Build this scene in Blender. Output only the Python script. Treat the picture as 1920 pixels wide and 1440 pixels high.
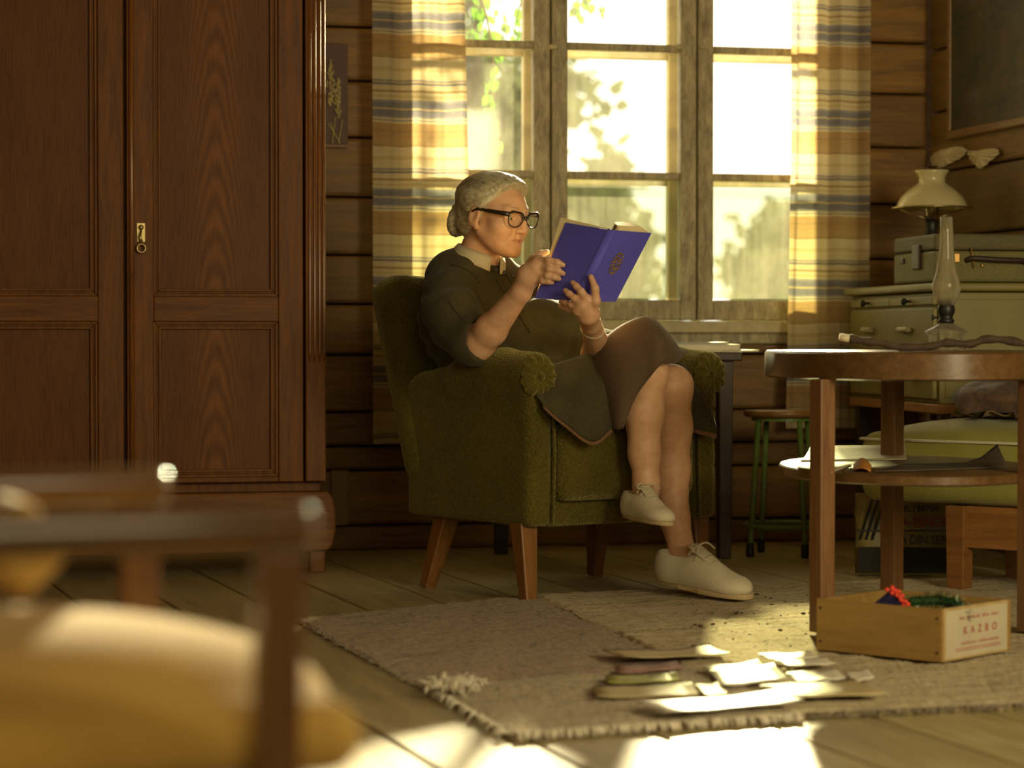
import bpy, bmesh, math, random
import numpy as np
from mathutils import Vector, Matrix

# ------------------------------------------------------------------ camera
for o in list(bpy.data.objects):
    bpy.data.objects.remove(o)
SC = bpy.context.scene
COL = SC.collection
FPX = 4600.0            # focal length in pixels of the 1920 px frame
HOR = 630.0             # horizon row
CAMZ = 0.72
PITCH = math.atan((720 - HOR) / FPX)
cam_d = bpy.data.cameras.new('camera')
cam = bpy.data.objects.new('camera', cam_d)
COL.objects.link(cam)
cam.location = (0, 0, CAMZ)
cam.rotation_euler = (math.pi / 2 - PITCH, 0, 0)
cam_d.sensor_width = 36.0
cam_d.lens = FPX / 1920 * 36
cam_d.clip_end = 300
cam_d.dof.use_dof = True
cam_d.dof.focus_distance = 6.72
cam_d.dof.aperture_fstop = 2.7
cam_d.dof.aperture_blades = 9
SC.camera = cam
SC.cycles.max_bounces = 8
SC.cycles.diffuse_bounces = 4
SC.cycles.glossy_bounces = 3
SC.cycles.transmission_bounces = 6
SC.cycles.transparent_max_bounces = 12

# ------------------------------------------------------------------ light
vs = SC.view_settings
vs.view_transform = 'Standard'
vs.look = 'None'
vs.gamma = 1.0
vs.use_curve_mapping = False
vs.exposure = 0.15

wd = bpy.data.worlds.new('sky')
SC.world = wd
wd.use_nodes = True
bg = wd.node_tree.nodes['Background']
bg.inputs[0].default_value = (1.0, 0.96, 0.84, 1)
bg.inputs[1].default_value = 2.2

# the strong low lamp standing in the garden that throws the beams through the window
LAMP = Vector((1.42, 16.2, 3.74))
sd = bpy.data.lights.new('garden_lamp', 'SPOT')
sd.energy = 30000.0
sd.color = (1.0, 0.84, 0.52)
sd.shadow_soft_size = 0.20
sd.spot_size = math.radians(32)
sd.spot_blend = 0.5
so = bpy.data.objects.new('garden_lamp', sd)
COL.objects.link(so)
so.location = LAMP
so.rotation_euler = (LAMP - Vector((0.35, 8.4, 1.3))).to_track_quat('Z', 'Y').to_euler()


def area(name, loc, target, sx, sy, power, color):
    d = bpy.data.lights.new(name, 'AREA')
    d.shape = 'RECTANGLE'
    d.size, d.size_y = sx, sy
    d.energy = power
    d.color = color
    o = bpy.data.objects.new(name, d)
    COL.objects.link(o)
    o.location = loc
    o.rotation_euler = (Vector(loc) - Vector(target)).to_track_quat('Z', 'Y').to_euler()
    return o


# fill lamps added to brighten the room, not windows; behind and beside the camera
area('side_fill_light', (-1.9, 3.1, 1.75), (0.6, 7.0, 0.5), 1.3, 1.3, 10, (1.0, 0.83, 0.46))
area('rear_fill_light', (0.9, -0.55, 1.9), (0.2, 6.5, 0.8), 1.6, 1.3, 30, (1.0, 0.85, 0.50))
area('right_fill_light', (2.35, 2.3, 1.5), (0.5, 7.0, 0.6), 1.1, 1.2, 84, (1.0, 0.86, 0.51))

# ------------------------------------------------------------------ maths
CP, SP = math.cos(PITCH), math.sin(PITCH)


def ray(px, py):
    xc = (px - 960) / FPX
    yc = (720 - py) / FPX
    return Vector((xc, CP + yc * SP, -SP + yc * CP))


def W(px, py, Y):
    """point of the room seen at pixel (px, py) at distance Y in front of the camera"""
    d = ray(px, py)
    return Vector((0, 0, CAMZ)) + d * (Y / d.y)


def onz(px, py, z=0.0):
    d = ray(px, py)
    return Vector((0, 0, CAMZ)) + d * ((z - CAMZ) / d.z)


def onplane(px, py, p0, n):
    d = ray(px, py)
    c = Vector((0, 0, CAMZ))
    return c + d * ((p0 - c).dot(n) / d.dot(n))


ANG = math.atan(FPX / 19500)
U = Vector((math.cos(ANG), math.sin(ANG), 0))         # along the window wall
N = Vector((math.sin(ANG), -math.cos(ANG), 0))        # into the room
Z = Vector((0, 0, 1))
CORNER = Vector((1.48, 8.72, 0))
ROOM_W, ROOM_D, ROOM_H = 4.7, 9.9, 2.85


def R(u, n, z):
    """room coordinates: u along the window wall from the right corner (negative = left), n into the room"""
    return CORNER + U * u + N * n + Z * z


def upx(px, n=0.0, py=HOR):
    p = onplane(px, py, CORNER + N * n, N)
    return (p - CORNER).dot(U)


def zpx(px, py, n=0.0):
    return onplane(px, py, CORNER + N * n, N).z


# ------------------------------------------------------------------ object helpers
def link(o, parent=None):
    COL.objects.link(o)
    if parent is not None:
        o.parent = parent
    return o


def thing(name, label, cat, loc=(0, 0, 0), rot=None, group=None, kind=None):
    o = bpy.data.objects.new(name, None)
    o.empty_display_size = 0.1
    link(o)
    o.location = loc
    if rot is not None:
        if isinstance(rot, Matrix):
            o.rotation_euler = rot.to_euler()
        elif isinstance(rot, (int, float)):
            o.rotation_euler = (0, 0, rot)
        else:
            o.rotation_euler = rot
    tag(o, label, cat, group, kind)
    return o


def tag(o, label=None, cat=None, group=None, kind=None):
    if label: o['label'] = label
    if cat: o['category'] = cat
    if group: o['group'] = group
    if kind: o['kind'] = kind
    return o


def struct(name):
    o = bpy.data.objects.new(name, None)
    o.empty_display_size = 0.1
    link(o)
    o['kind'] = 'structure'
    return o


class MB:
    """collects shapes and links them as one mesh"""
    def __init__(s):
        s.v, s.f, s.mi = [], [], []

    def add(s, vs, fs, m=0):
        b = len(s.v)
        s.v += [tuple(v) for v in vs]
        s.f += [tuple(b + i for i in f) for f in fs]
        s.mi += [m] * len(fs)
        return s

    def box(s, lo, hi, ax=None, org=None, m=0):
        """box in axes ax=(X,Y,Z vectors) from org"""
        vs = []
        for z in (lo[2], hi[2]):
            for y in (lo[1], hi[1]):
                for x in (lo[0], hi[0]):
                    vs.append(Vector((x, y, z)))
        if ax:
            o = org if org is not None else Vector((0, 0, 0))
            vs = [o + ax[0] * v.x + ax[1] * v.y + ax[2] * v.z for v in vs]
        fs = [(0, 2, 3, 1), (4, 5, 7, 6), (0, 1, 5, 4), (2, 6, 7, 3), (0, 4, 6, 2), (1, 3, 7, 5)]
        return s.add(vs, fs, m)

    def frustum(s, a, b, sa, sb, xa=Vector((1, 0, 0)), m=0):
        """square bar from a to b tapering, sa=(wx,wy) half sizes at a, sb at b"""
        a, b = Vector(a), Vector(b)
        d = (b - a).normalized()
        x = (xa - d * xa.dot(d)).normalized()
        y = d.cross(x)
        vs = []
        for p, h in ((a, sa), (b, sb)):
            for sx, sy in ((-1, -1), (1, -1), (1, 1), (-1, 1)):
                vs.append(p + x * h[0] * sx + y * h[1] * sy)
        fs = [(3, 2, 1, 0), (4, 5, 6, 7)] + [(i, (i + 1) % 4, 4 + (i + 1) % 4, 4 + i) for i in range(4)]
        return s.add(vs, fs, m)

    def lathe(s, prof, org=Vector((0, 0, 0)), n=32, ax=None, cap=True, m=0, sx=1.0, sy=1.0):
        X, Y, A = ax if ax else (Vector((1, 0, 0)), Vector((0, 1, 0)), Vector((0, 0, 1)))
        vs = []
        for r, h in prof:
            for i in range(n):
                t = 2 * math.pi * i / n
                vs.append(Vector(org) + X * (r * sx * math.cos(t)) + Y * (r * sy * math.sin(t)) + A * h)
        fs = []
        for j in range(len(prof) - 1):
            for i in range(n):
                k = (i + 1) % n
                fs.append((j * n + i, j * n + k, (j + 1) * n + k, (j + 1) * n + i))
        if cap:
            fs.append(tuple(range(n))[::-1])
            fs.append(tuple((len(prof) - 1) * n + i for i in range(n)))
        return s.add(vs, fs, m)

    def tube(s, pts, rad, n=8, m=0, flat=1.0, closed=False, up=None):
        pts = [Vector(p) for p in pts]
        if not hasattr(rad, '__len__'):
            rad = [rad] * len(pts)
        L = len(pts)
        vs = []
        ref = up or Vector((0.13, 0.21, 0.97))
        prev = None
        for i, p in enumerate(pts):
            if closed:
                d = pts[(i + 1) % L] - pts[i - 1]
            else:
                d = pts[min(i + 1, L - 1)] - pts[max(i - 1, 0)]
            d.normalize()
            if prev is None or up is not None:
                x = ref - d * ref.dot(d)
                if x.length < 1e-3:
                    x = Vector((1, 0, 0)) - d * d.x
            else:
                x = prev - d * prev.dot(d)
            x.normalize()
            prev = x
            y = d.cross(x)
            for k in range(n):
                t = 2 * math.pi * k / n
                vs.append(p + x * (rad[i] * flat * math.cos(t)) + y * (rad[i] * math.sin(t)))
        fs = []
        rng = L if closed else L - 1
        for i in range(rng):
            j = (i + 1) % L
            for k in range(n):
                q = (k + 1) % n
                fs.append((i * n + k, i * n + q, j * n + q, j * n + k))
        if not closed:
            fs.append(tuple(range(n))[::-1])
            fs.append(tuple((L - 1) * n + k for k in range(n)))
        return s.add(vs, fs, m)

    def prism(s, poly, h0, h1, ax=None, org=Vector((0, 0, 0)), m=0):
        X, Y, A = ax if ax else (Vector((1, 0, 0)), Vector((0, 1, 0)), Vector((0, 0, 1)))
        n = len(poly)
        vs = [org + X * p[0] + Y * p[1] + A * h0 for p in poly] + [org + X * p[0] + Y * p[1] + A * h1 for p in poly]
        fs = [tuple(range(n))[::-1], tuple(range(n, 2 * n))] + [(i, (i + 1) % n, n + (i + 1) % n, n + i) for i in range(n)]
        return s.add(vs, fs, m)

    def grid(s, rows, m=0, wrap=False):
        a, b = len(rows), len(rows[0])
        vs = [p for r in rows for p in r]
        fs = []
        for i in range(a - 1):
            for j in range(b if wrap else b - 1):
                q = (j + 1) % b
                fs.append((i * b + j, i * b + q, (i + 1) * b + q, (i + 1) * b + j))
        return s.add(vs, fs, m)

    def sphere(s, c, r, n=16, k=10, m=0, sc=(1, 1, 1)):
        prof = []
        rows = []
        for j in range(k + 1):
            t = math.pi * j / k
            rows.append([Vector(c) + Vector((r * sc[0] * math.sin(t) * math.cos(2 * math.pi * i / n),
                                             r * sc[1] * math.sin(t) * math.sin(2 * math.pi * i / n),
                                             -r * sc[2] * math.cos(t))) for i in range(n)])
        return s.grid(rows, m, wrap=True)

    def mesh(s, name, smooth=False):
        me = bpy.data.meshes.new(name)
        me.from_pydata(s.v, [], s.f)
        if any(s.mi):
            me.polygons.foreach_set('material_index', s.mi)
        if smooth:
            me.polygons.foreach_set('use_smooth', [True] * len(me.polygons))
        me.update()
        return me

    def build(s, name, mats, parent=None, smooth=False, bevel=0, seg=2, sub=0, solid=0, loc=None, auto=None):
        me = s.mesh(name, smooth)
        if not isinstance(mats, (list, tuple)):
            mats = [mats]
        for m_ in mats:
            me.materials.append(m_)
        o = bpy.data.objects.new(name, me)
        link(o, parent)
        if loc is not None:
            o.location = loc
        if solid:
            md = o.modifiers.new('solid', 'SOLIDIFY'); md.thickness = solid; md.offset = 0
        if bevel:
            md = o.modifiers.new('bevel', 'BEVEL'); md.width = bevel; md.segments = seg
            md.limit_method = 'ANGLE'; md.angle_limit = math.radians(40)
            md.use_clamp_overlap = True
        if sub:
            md = o.modifiers.new('sub', 'SUBSURF'); md.levels = sub; md.render_levels = sub
        if auto:
            me.polygons.foreach_set('use_smooth', [True] * len(me.polygons))
            try:
                me.set_sharp_from_angle(angle=math.radians(auto))
            except Exception:
                pass
        return o


def dup(root, parent=None):
    c = root.copy()
    COL.objects.link(c)
    c.parent = parent
    for ch in list(root.children):
        dup(ch, c)
    return c


def crom(P, n):
    """Catmull-Rom through a list of Vectors, n steps per span"""
    P = [Vector(p) for p in P]
    out = []
    for i in range(len(P) - 1):
        p0 = P[i - 1] if i > 0 else P[0] * 2 - P[1]
        p1, p2 = P[i], P[i + 1]
        p3 = P[i + 2] if i + 2 < len(P) else P[-1] * 2 - P[-2]
        for k in range(n):
            t = k / n
            out.append(0.5 * ((2 * p1) + (p2 - p0) * t + (2 * p0 - 5 * p1 + 4 * p2 - p3) * t * t + (3 * p1 - p0 - 3 * p2 + p3) * t ** 3))
    out.append(P[-1])
    return out


def patch(rows, n=6):
    """smooth surface through a grid of points"""
    a = [crom(r, n) for r in rows]
    cols = [crom(list(c), n) for c in zip(*a)]
    return [list(r) for r in zip(*cols)]


# ------------------------------------------------------------------ signed distance meshing
class SDF:
    def __init__(s):
        s.p = []

    def cap(s, a, b, ra, rb=None, k=0.0, op='u'):
        rb = ra if rb is None else rb
        a, b = np.array(a, float), np.array(b, float)
        m = max(ra, rb)
        lo, hi = np.minimum(a, b) - m, np.maximum(a, b) + m
        d = b - a
        L = max(float(d @ d), 1e-12)

        def f(X, Y, Zz):
            px, py, pz = X - a[0], Y - a[1], Zz - a[2]
            t = np.clip((px * d[0] + py * d[1] + pz * d[2]) / L, 0, 1)
            return np.sqrt((px - t * d[0]) ** 2 + (py - t * d[1]) ** 2 + (pz - t * d[2]) ** 2) - (ra + (rb - ra) * t)
        s.p.append((f, lo, hi, k, op))
        return s

    def chain(s, pts, rads, k=0.0, op='u'):
        for i in range(len(pts) - 1):
            s.cap(pts[i], pts[i + 1], rads[i], rads[i + 1], k, op)
        return s

    def ell(s, c, r, M=None, k=0.0, op='u'):
        c, r = np.array(c, float), np.array(r, float)
        A = np.eye(3) if M is None else np.array(M, float)      # columns are local axes
        ext = np.sqrt(((A * r) ** 2).sum(1))

        def f(X, Y, Zz):
            px, py, pz = X - c[0], Y - c[1], Zz - c[2]
            q = [(px * A[0, i] + py * A[1, i] + pz * A[2, i]) / r[i] for i in range(3)]
            k0 = np.sqrt(q[0] ** 2 + q[1] ** 2 + q[2] ** 2)
            k1 = np.sqrt((q[0] / r[0]) ** 2 + (q[1] / r[1]) ** 2 + (q[2] / r[2]) ** 2) + 1e-9
            return k0 * (k0 - 1) / k1
        s.p.append((f, c - ext, c + ext, k, op))
        return s

    def rbox(s, c, h, rad, M=None, k=0.0, op='u'):
        c, h = np.array(c, float), np.array(h, float)
        A = np.eye(3) if M is None else np.array(M, float)
        ext = (np.abs(A) * h).sum(1)

        def f(X, Y, Zz):
            px, py, pz = X - c[0], Y - c[1], Zz - c[2]
            q = [np.abs(px * A[0, i] + py * A[1, i] + pz * A[2, i]) - (h[i] - rad) for i in range(3)]
            out = np.sqrt(np.maximum(q[0], 0) ** 2 + np.maximum(q[1], 0) ** 2 + np.maximum(q[2], 0) ** 2)
            return out + np.minimum(np.maximum(np.maximum(q[0], q[1]), q[2]), 0) - rad
        s.p.append((f, c - ext, c + ext, k, op))
        return s

    def plane(s, p, n, k=0.0):
        """cut away the side the normal points to"""
        p, n = np.array(p, float), np.array(n, float)
        n = n / np.linalg.norm(n)

        def f(X, Y, Zz):
            return (X - p[0]) * n[0] + (Y - p[1]) * n[1] + (Zz - p[2]) * n[2]
        s.p.append((f, None, None, k, 'cut'))
        return s

    def field(s, h, pad=0.02):
        los = np.array([q[1] for q in s.p if q[4] == 'u'])
        his = np.array([q[2] for q in s.p if q[4] == 'u'])
        lo, hi = los.min(0) - pad, his.max(0) + pad
        n = np.ceil((hi - lo) / h).astype(int) + 1
        ax = [lo[i] + h * np.arange(n[i]) for i in range(3)]
        F = np.full(n, 0.2, np.float32)
        for f, a, b, k, op in s.p:
            if a is None:
                sl = (slice(None),) * 3
            else:
                mg = k + 3 * h + 0.004
                i0 = np.maximum(((a - mg - lo) / h).astype(int), 0)
                i1 = np.minimum(((b + mg - lo) / h).astype(int) + 2, n)
                if (i1 <= i0).any():
                    continue
                sl = tuple(slice(i0[i], i1[i]) for i in range(3))
            d = f(ax[0][sl[0]][:, None, None], ax[1][sl[1]][None, :, None], ax[2][sl[2]][None, None, :]).astype(np.float32)
            G = F[sl]
            if op == 'u':
                if k > 0:
                    hh = np.clip(0.5 + 0.5 * (G - d) / k, 0, 1)
                    F[sl] = G + (d - G) * hh - k * hh * (1 - hh)
                else:
                    F[sl] = np.minimum(G, d)
            elif op in ('s', 'cut'):
                e = d if op == 'cut' else -d
                if k > 0:
                    hh = np.clip(0.5 - 0.5 * (G - e) / k, 0, 1)
                    F[sl] = G + (e - G) * hh + k * hh * (1 - hh)
                else:
                    F[sl] = np.maximum(G, e)
        return F, lo

    def verts_faces(s, h):
        F, lo = s.field(h)
        F = np.pad(F, 1, constant_values=0.2)
        lo = lo - h
        S = F < 0
        c = [S[i:S.shape[0] - 1 + i, j:S.shape[1] - 1 + j, k:S.shape[2] - 1 + k] for i in (0, 1) for j in (0, 1) for k in (0, 1)]
        cnt = sum(x.astype(np.int8) for x in c)
        act = (cnt > 0) & (cnt < 8)
        I, J, K = np.nonzero(act)
        idx = np.full(act.shape, -1, np.int32)
        idx[I, J, K] = np.arange(len(I))
        cv = {(i, j, k): F[I + i, J + j, K + k] for i in (0, 1) for j in (0, 1) for k in (0, 1)}
        acc = np.zeros((len(I), 3)); num = np.zeros(len(I))
        for axx in range(3):
            for p in (0, 1):
                for q in (0, 1):
                    a = [0, 0, 0]; o = [x for x in range(3) if x != axx]
                    a[o[0]], a[o[1]] = p, q
                    b = list(a); b[axx] = 1
                    va, vb = cv[tuple(a)], cv[tuple(b)]
                    cr = (va < 0) != (vb < 0)
                    t = np.where(cr, va / np.where(cr, va - vb, 1), 0)
                    pos = np.tile(np.array(a, float), (len(I), 1)); pos[:, axx] = t
                    acc[cr] += pos[cr]; num[cr] += 1
        V = (np.stack([I, J, K], 1) + acc / num[:, None]) * h + lo
        faces = []
        for axx in range(3):
            o1, o2 = [(1, 2), (2, 0), (0, 1)][axx]
            sa = [slice(None)] * 3; sb = [slice(None)] * 3
            sa[axx] = slice(0, -1); sb[axx] = slice(1, None)
            A, B = S[tuple(sa)], S[tuple(sb)]
            ch = A != B
            E = np.stack(np.nonzero(ch), 1)
            ok = (E[:, o1] > 0) & (E[:, o2] > 0)
            E = E[ok]
            inside = A[E[:, 0], E[:, 1], E[:, 2]]
            def cell(d1, d2):
                e = E.copy(); e[:, o1] -= d1; e[:, o2] -= d2
                return idx[e[:, 0], e[:, 1], e[:, 2]]
            Q = np.stack([cell(1, 1), cell(0, 1), cell(0, 0), cell(1, 0)], 1)
            Q[~inside] = Q[~inside][:, ::-1]
            faces.append(Q)
        return V, np.concatenate(faces)

    def build(s, name, mats, parent=None, h=0.006, smooth_it=0, disp=None, fix=None):
        V, Q = s.verts_faces(h)
        if fix is not None:
            V = fix(V)
        me = bpy.data.meshes.new(name)
        me.vertices.add(len(V)); me.vertices.foreach_set('co', V.astype(np.float32).ravel())
        me.loops.add(Q.size); me.loops.foreach_set('vertex_index', Q.astype(np.int32).ravel())
        me.polygons.add(len(Q))
        me.polygons.foreach_set('loop_start', np.arange(0, Q.size, 4, dtype=np.int32))
        me.polygons.foreach_set('loop_total', np.full(len(Q), 4, np.int32))
        me.polygons.foreach_set('use_smooth', np.ones(len(Q), bool))
        me.update(calc_edges=True)
        me.validate()
        if disp is not None:
            n = np.empty(len(V) * 3, np.float32); me.vertices.foreach_get('normal', n)
            n = n.reshape(-1, 3)
            V = V + n * disp(V, n)[:, None]
            me.vertices.foreach_set('co', V.astype(np.float32).ravel())
            me.update()
        if not isinstance(mats, (list, tuple)):
            mats = [mats]
        for m_ in mats:
            me.materials.append(m_)
        o = bpy.data.objects.new(name, me)
        link(o, parent)
        if smooth_it:
            md = o.modifiers.new('smooth', 'SMOOTH'); md.iterations = smooth_it; md.factor = 0.5
        return o


# ------------------------------------------------------------------ materials
class NT:
    def __init__(s, name):
        s.m = bpy.data.materials.new(name)
        s.m.use_nodes = True
        s.t = s.m.node_tree
        s.b = s.t.nodes['Principled BSDF']
        s.out = s.t.nodes['Material Output']

    def n(s, typ, **kw):
        nd = s.t.nodes.new(typ)
        for k, v in kw.items():
            setattr(nd, k, v)
        return nd

    def l(s, a, b):
        s.t.links.new(a, b)

    def val(s, x, sock):
        if hasattr(x, 'is_linked') or hasattr(x, 'links'):
            s.l(x, sock)
        else:
            sock.default_value = x

    def math(s, op, a, b=0.0, c=None):
        nd = s.n('ShaderNodeMath', operation=op)
        s.val(a, nd.inputs[0]); s.val(b, nd.inputs[1])
        if c is not None: s.val(c, nd.inputs[2])
        return nd.outputs[0]

    def coord(s, scale=(1, 1, 1), kind='Object', rot=(0, 0, 0), rand=False):
        tc = s.n('ShaderNodeTexCoord')
        mp = s.n('ShaderNodeMapping')
        mp.inputs['Scale'].default_value = scale
        mp.inputs['Rotation'].default_value = rot
        src = tc.outputs[kind]
        if rand:
            oi = s.n('ShaderNodeObjectInfo')
            ad = s.n('ShaderNodeVectorMath', operation='MULTIPLY_ADD')
            s.l(oi.outputs['Random'], ad.inputs[0])
            ad.inputs[1].default_value = (7.3, 5.1, 9.7)
            s.l(src, ad.inputs[2])
            src = ad.outputs[0]
        s.l(src, mp.inputs['Vector'])
        return mp.outputs[0]

    def noise(s, vec, scale=5, detail=4, rough=0.55, dist=0.0):
        nd = s.n('ShaderNodeTexNoise')
        s.l(vec, nd.inputs['Vector'])
        nd.inputs['Scale'].default_value = scale
        nd.inputs['Detail'].default_value = detail
        nd.inputs['Roughness'].default_value = rough
        nd.inputs['Distortion'].default_value = dist
        return nd.outputs['Fac']

    def ramp(s, fac, stops, interp='LINEAR'):
        nd = s.n('ShaderNodeValToRGB')
        cr = nd.color_ramp
        cr.interpolation = interp
        while len(cr.elements) < len(stops):
            cr.elements.new(0.5)
        for e, (p, c) in zip(cr.elements, stops):
            e.position = p
            e.color = (*c, 1) if len(c) == 3 else c
        s.l(fac, nd.inputs[0])
        return nd.outputs[0]

    def mix(s, fac, a, b, typ='MIX'):
        nd = s.n('ShaderNodeMix', data_type='RGBA', blend_type=typ)
        s.val(fac, nd.inputs['Factor'])
        ia, ib = nd.inputs[6], nd.inputs[7]
        s.val(a if not isinstance(a, tuple) else (*a, 1)[:4], ia)
        s.val(b if not isinstance(b, tuple) else (*b, 1)[:4], ib)
        return nd.outputs[2]

    def bump(s, h, strength=0.3, dist=0.01):
        nd = s.n('ShaderNodeBump')
        nd.inputs['Strength'].default_value = strength
        nd.inputs['Distance'].default_value = dist
        s.l(h, nd.inputs['Height'])
        s.l(nd.outputs[0], s.b.inputs['Normal'])

    def set(s, **kw):
        for k, v in kw.items():
            k = k.replace('_', ' ')
            s.val(v if not (isinstance(v, tuple) and len(v) == 3) else (*v, 1), s.b.inputs[k])
        return s


def plain(name, c, rough=0.6, metal=0.0, var=0.15, scale=12, bump=0.0, bscale=60, **kw):
    t = NT(name)
    v = t.coord()
    f = t.noise(v, scale, 5)
    d = tuple(x * (1 - var) for x in c); e = tuple(min(1, x * (1 + var)) for x in c)
    t.set(Base_Color=t.ramp(f, [(0.3, d), (0.7, e)]), Roughness=rough, Metallic=metal, **kw)
    if bump:
        t.bump(t.noise(v, bscale, 3), bump, 0.004)
    return t.m


def wood(name, c1, c2, rough=0.45, stretch=(8, 8, 0.6), scale=6, bump=0.15, coat=0.0, vary=0.25, kind='Object'):
    """grain runs along the axis with the small stretch value"""
    t = NT(name)
    v = t.coord(stretch, kind, rand=True)
    f = t.noise(v, scale, 8, 0.62, 0.6)
    f2 = t.noise(v, scale * 5, 3, 0.6)
    mixf = t.math('MULTIPLY_ADD', f2, 0.35, t.math('MULTIPLY', f, 0.8))
    c = t.ramp(mixf, [(0.38, c1), (0.72, c2)])
    oi = t.n('ShaderNodeObjectInfo')
    k = t.math('MULTIPLY_ADD', oi.outputs['Random'], vary, 1 - vary / 2)
    hs = t.n('ShaderNodeHueSaturation')
    t.l(k, hs.inputs['Value']); t.l(c, hs.inputs['Color'])
    t.set(Base_Color=hs.outputs[0], Roughness=t.math('MULTIPLY_ADD', f, 0.2, rough - 0.1), Coat_Weight=coat, Coat_Roughness=0.25)
    t.bump(mixf, bump, 0.003)
    return t.m


def cloth(name, c, var=0.25, scale=200, bump=0.5, sheen=0.3, rough=0.9, trans=0.0, c2=None, dist=0.003):
    t = NT(name)
    v = t.coord()
    f = t.noise(v, scale, 2, 0.6)
    g = t.noise(v, 7, 3)
    d = tuple(x * (1 - var) for x in c); e = c2 or tuple(min(1, x * (1 + var)) for x in c)
    col = t.ramp(t.math('MULTIPLY_ADD', f, 0.6, t.math('MULTIPLY', g, 0.4)), [(0.35, d), (0.65, e)])
    t.set(Base_Color=col, Roughness=rough, Sheen_Weight=sheen, Sheen_Roughness=0.4)
    t.b.inputs['Specular IOR Level'].default_value = 0.2
    t.bump(f, bump, dist)
    if trans:
        tr = t.n('ShaderNodeBsdfTranslucent')
        t.l(col, tr.inputs[0])
        mx = t.n('ShaderNodeMixShader')
        mx.inputs[0].default_value = trans
        t.l(t.b.outputs[0], mx.inputs[1]); t.l(tr.outputs[0], mx.inputs[2])
        t.l(mx.outputs[0], t.out.inputs[0])
    return t.m


def glass(name, tint=(1, 1, 1), trans=0.9, dirt=0.0, scale=6):
    """thin clear glass that lets light through, optionally dusty"""
    t = NT(name)
    tr = t.n('ShaderNodeBsdfTransparent'); tr.inputs[0].default_value = (*tint, 1)
    gl = t.n('ShaderNodeBsdfGlossy'); gl.inputs['Roughness'].default_value = 0.03
    lw = t.n('ShaderNodeLayerWeight'); lw.inputs['Blend'].default_value = 0.25
    mx = t.n('ShaderNodeMixShader')
    t.l(t.math('MULTIPLY', lw.outputs['Fresnel'], 1 - trans + 0.6), mx.inputs[0])
    t.l(tr.outputs[0], mx.inputs[1]); t.l(gl.outputs[0], mx.inputs[2])
    last = mx.outputs[0]
    if dirt:
        v = t.coord((1, 1, 1))
        f = t.noise(v, scale, 6, 0.65, 0.8)
        v2 = t.coord((9, 9, 0.8))
        f2 = t.noise(v2, 3, 4)
        a = t.math('MULTIPLY', t.ramp(t.math('MULTIPLY_ADD', f2, 0.4, t.math('MULTIPLY', f, 0.6)), [(0.35, (0.15,) * 3), (0.7, (1,) * 3)]), dirt)
        tl = t.n('ShaderNodeBsdfTranslucent'); tl.inputs[0].default_value = (0.85, 0.8, 0.66, 1)
        m2 = t.n('ShaderNodeMixShader')
        t.l(a, m2.inputs[0]); t.l(last, m2.inputs[1]); t.l(tl.outputs[0], m2.inputs[2])
        last = m2.outputs[0]
    t.l(last, t.out.inputs[0])
    return t.m


rnd = random.Random(7)

# ------------------------------------------------------------------ shared materials
M_log = wood('log_wood', (0.095, 0.044, 0.008), (0.25, 0.124, 0.021), 0.6, (0.7, 9, 9), 4, 0.4, vary=0.5)
M_plank = wood('wall_plank', (0.10, 0.055, 0.012), (0.20, 0.115, 0.026), 0.6, (9, 0.7, 9), 4, 0.3, vary=0.4)
M_floor = wood('floor_board', (0.28, 0.215, 0.095), (0.45, 0.36, 0.175), 0.42, (10, 0.8, 10), 3.5, 0.18, vary=0.3)
M_ceil = plain('ceiling_board', (0.30, 0.22, 0.12), 0.8)
M_paint = plain('window_paint', (0.50, 0.42, 0.24), 0.5, var=0.3, scale=9, bump=0.3, bscale=40)
M_wornpaint = wood('worn_paint', (0.16, 0.11, 0.05), (0.52, 0.44, 0.26), 0.55, (7, 7, 2.0), 5, 0.4, vary=0.1)
M_pane = glass('window_glass', (1, 1, 0.97), 0.9, dirt=0.03, scale=4)
M_pane_low = glass('smeared_glass', (0.70, 0.73, 0.62), 0.9, dirt=0.06, scale=3)
M_pane_clean = glass('storm_glass', (1, 1, 0.97), 0.9, dirt=0.02, scale=3)
M_dark = plain('dark_metal', (0.03, 0.028, 0.025), 0.45, 0.6)
M_brass = plain('aged_brass', (0.42, 0.32, 0.14), 0.35, 0.9)

# ------------------------------------------------------------------ the room
foot = [R(0.1, -0.15, 0), R(-ROOM_W, -0.15, 0), R(-ROOM_W, ROOM_D, 0), R(0.1, ROOM_D, 0)]


def clip_poly(poly, p, n):
    out = []
    for i in range(len(poly)):
        a, b = poly[i], poly[(i + 1) % len(poly)]
        da, db = (a - p).dot(n), (b - p).dot(n)
        if da <= 0: out.append(a)
        if (da < 0 < db) or (db < 0 < da):
            out.append(a + (b - a) * (da / (da - db)))
    return out


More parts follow.
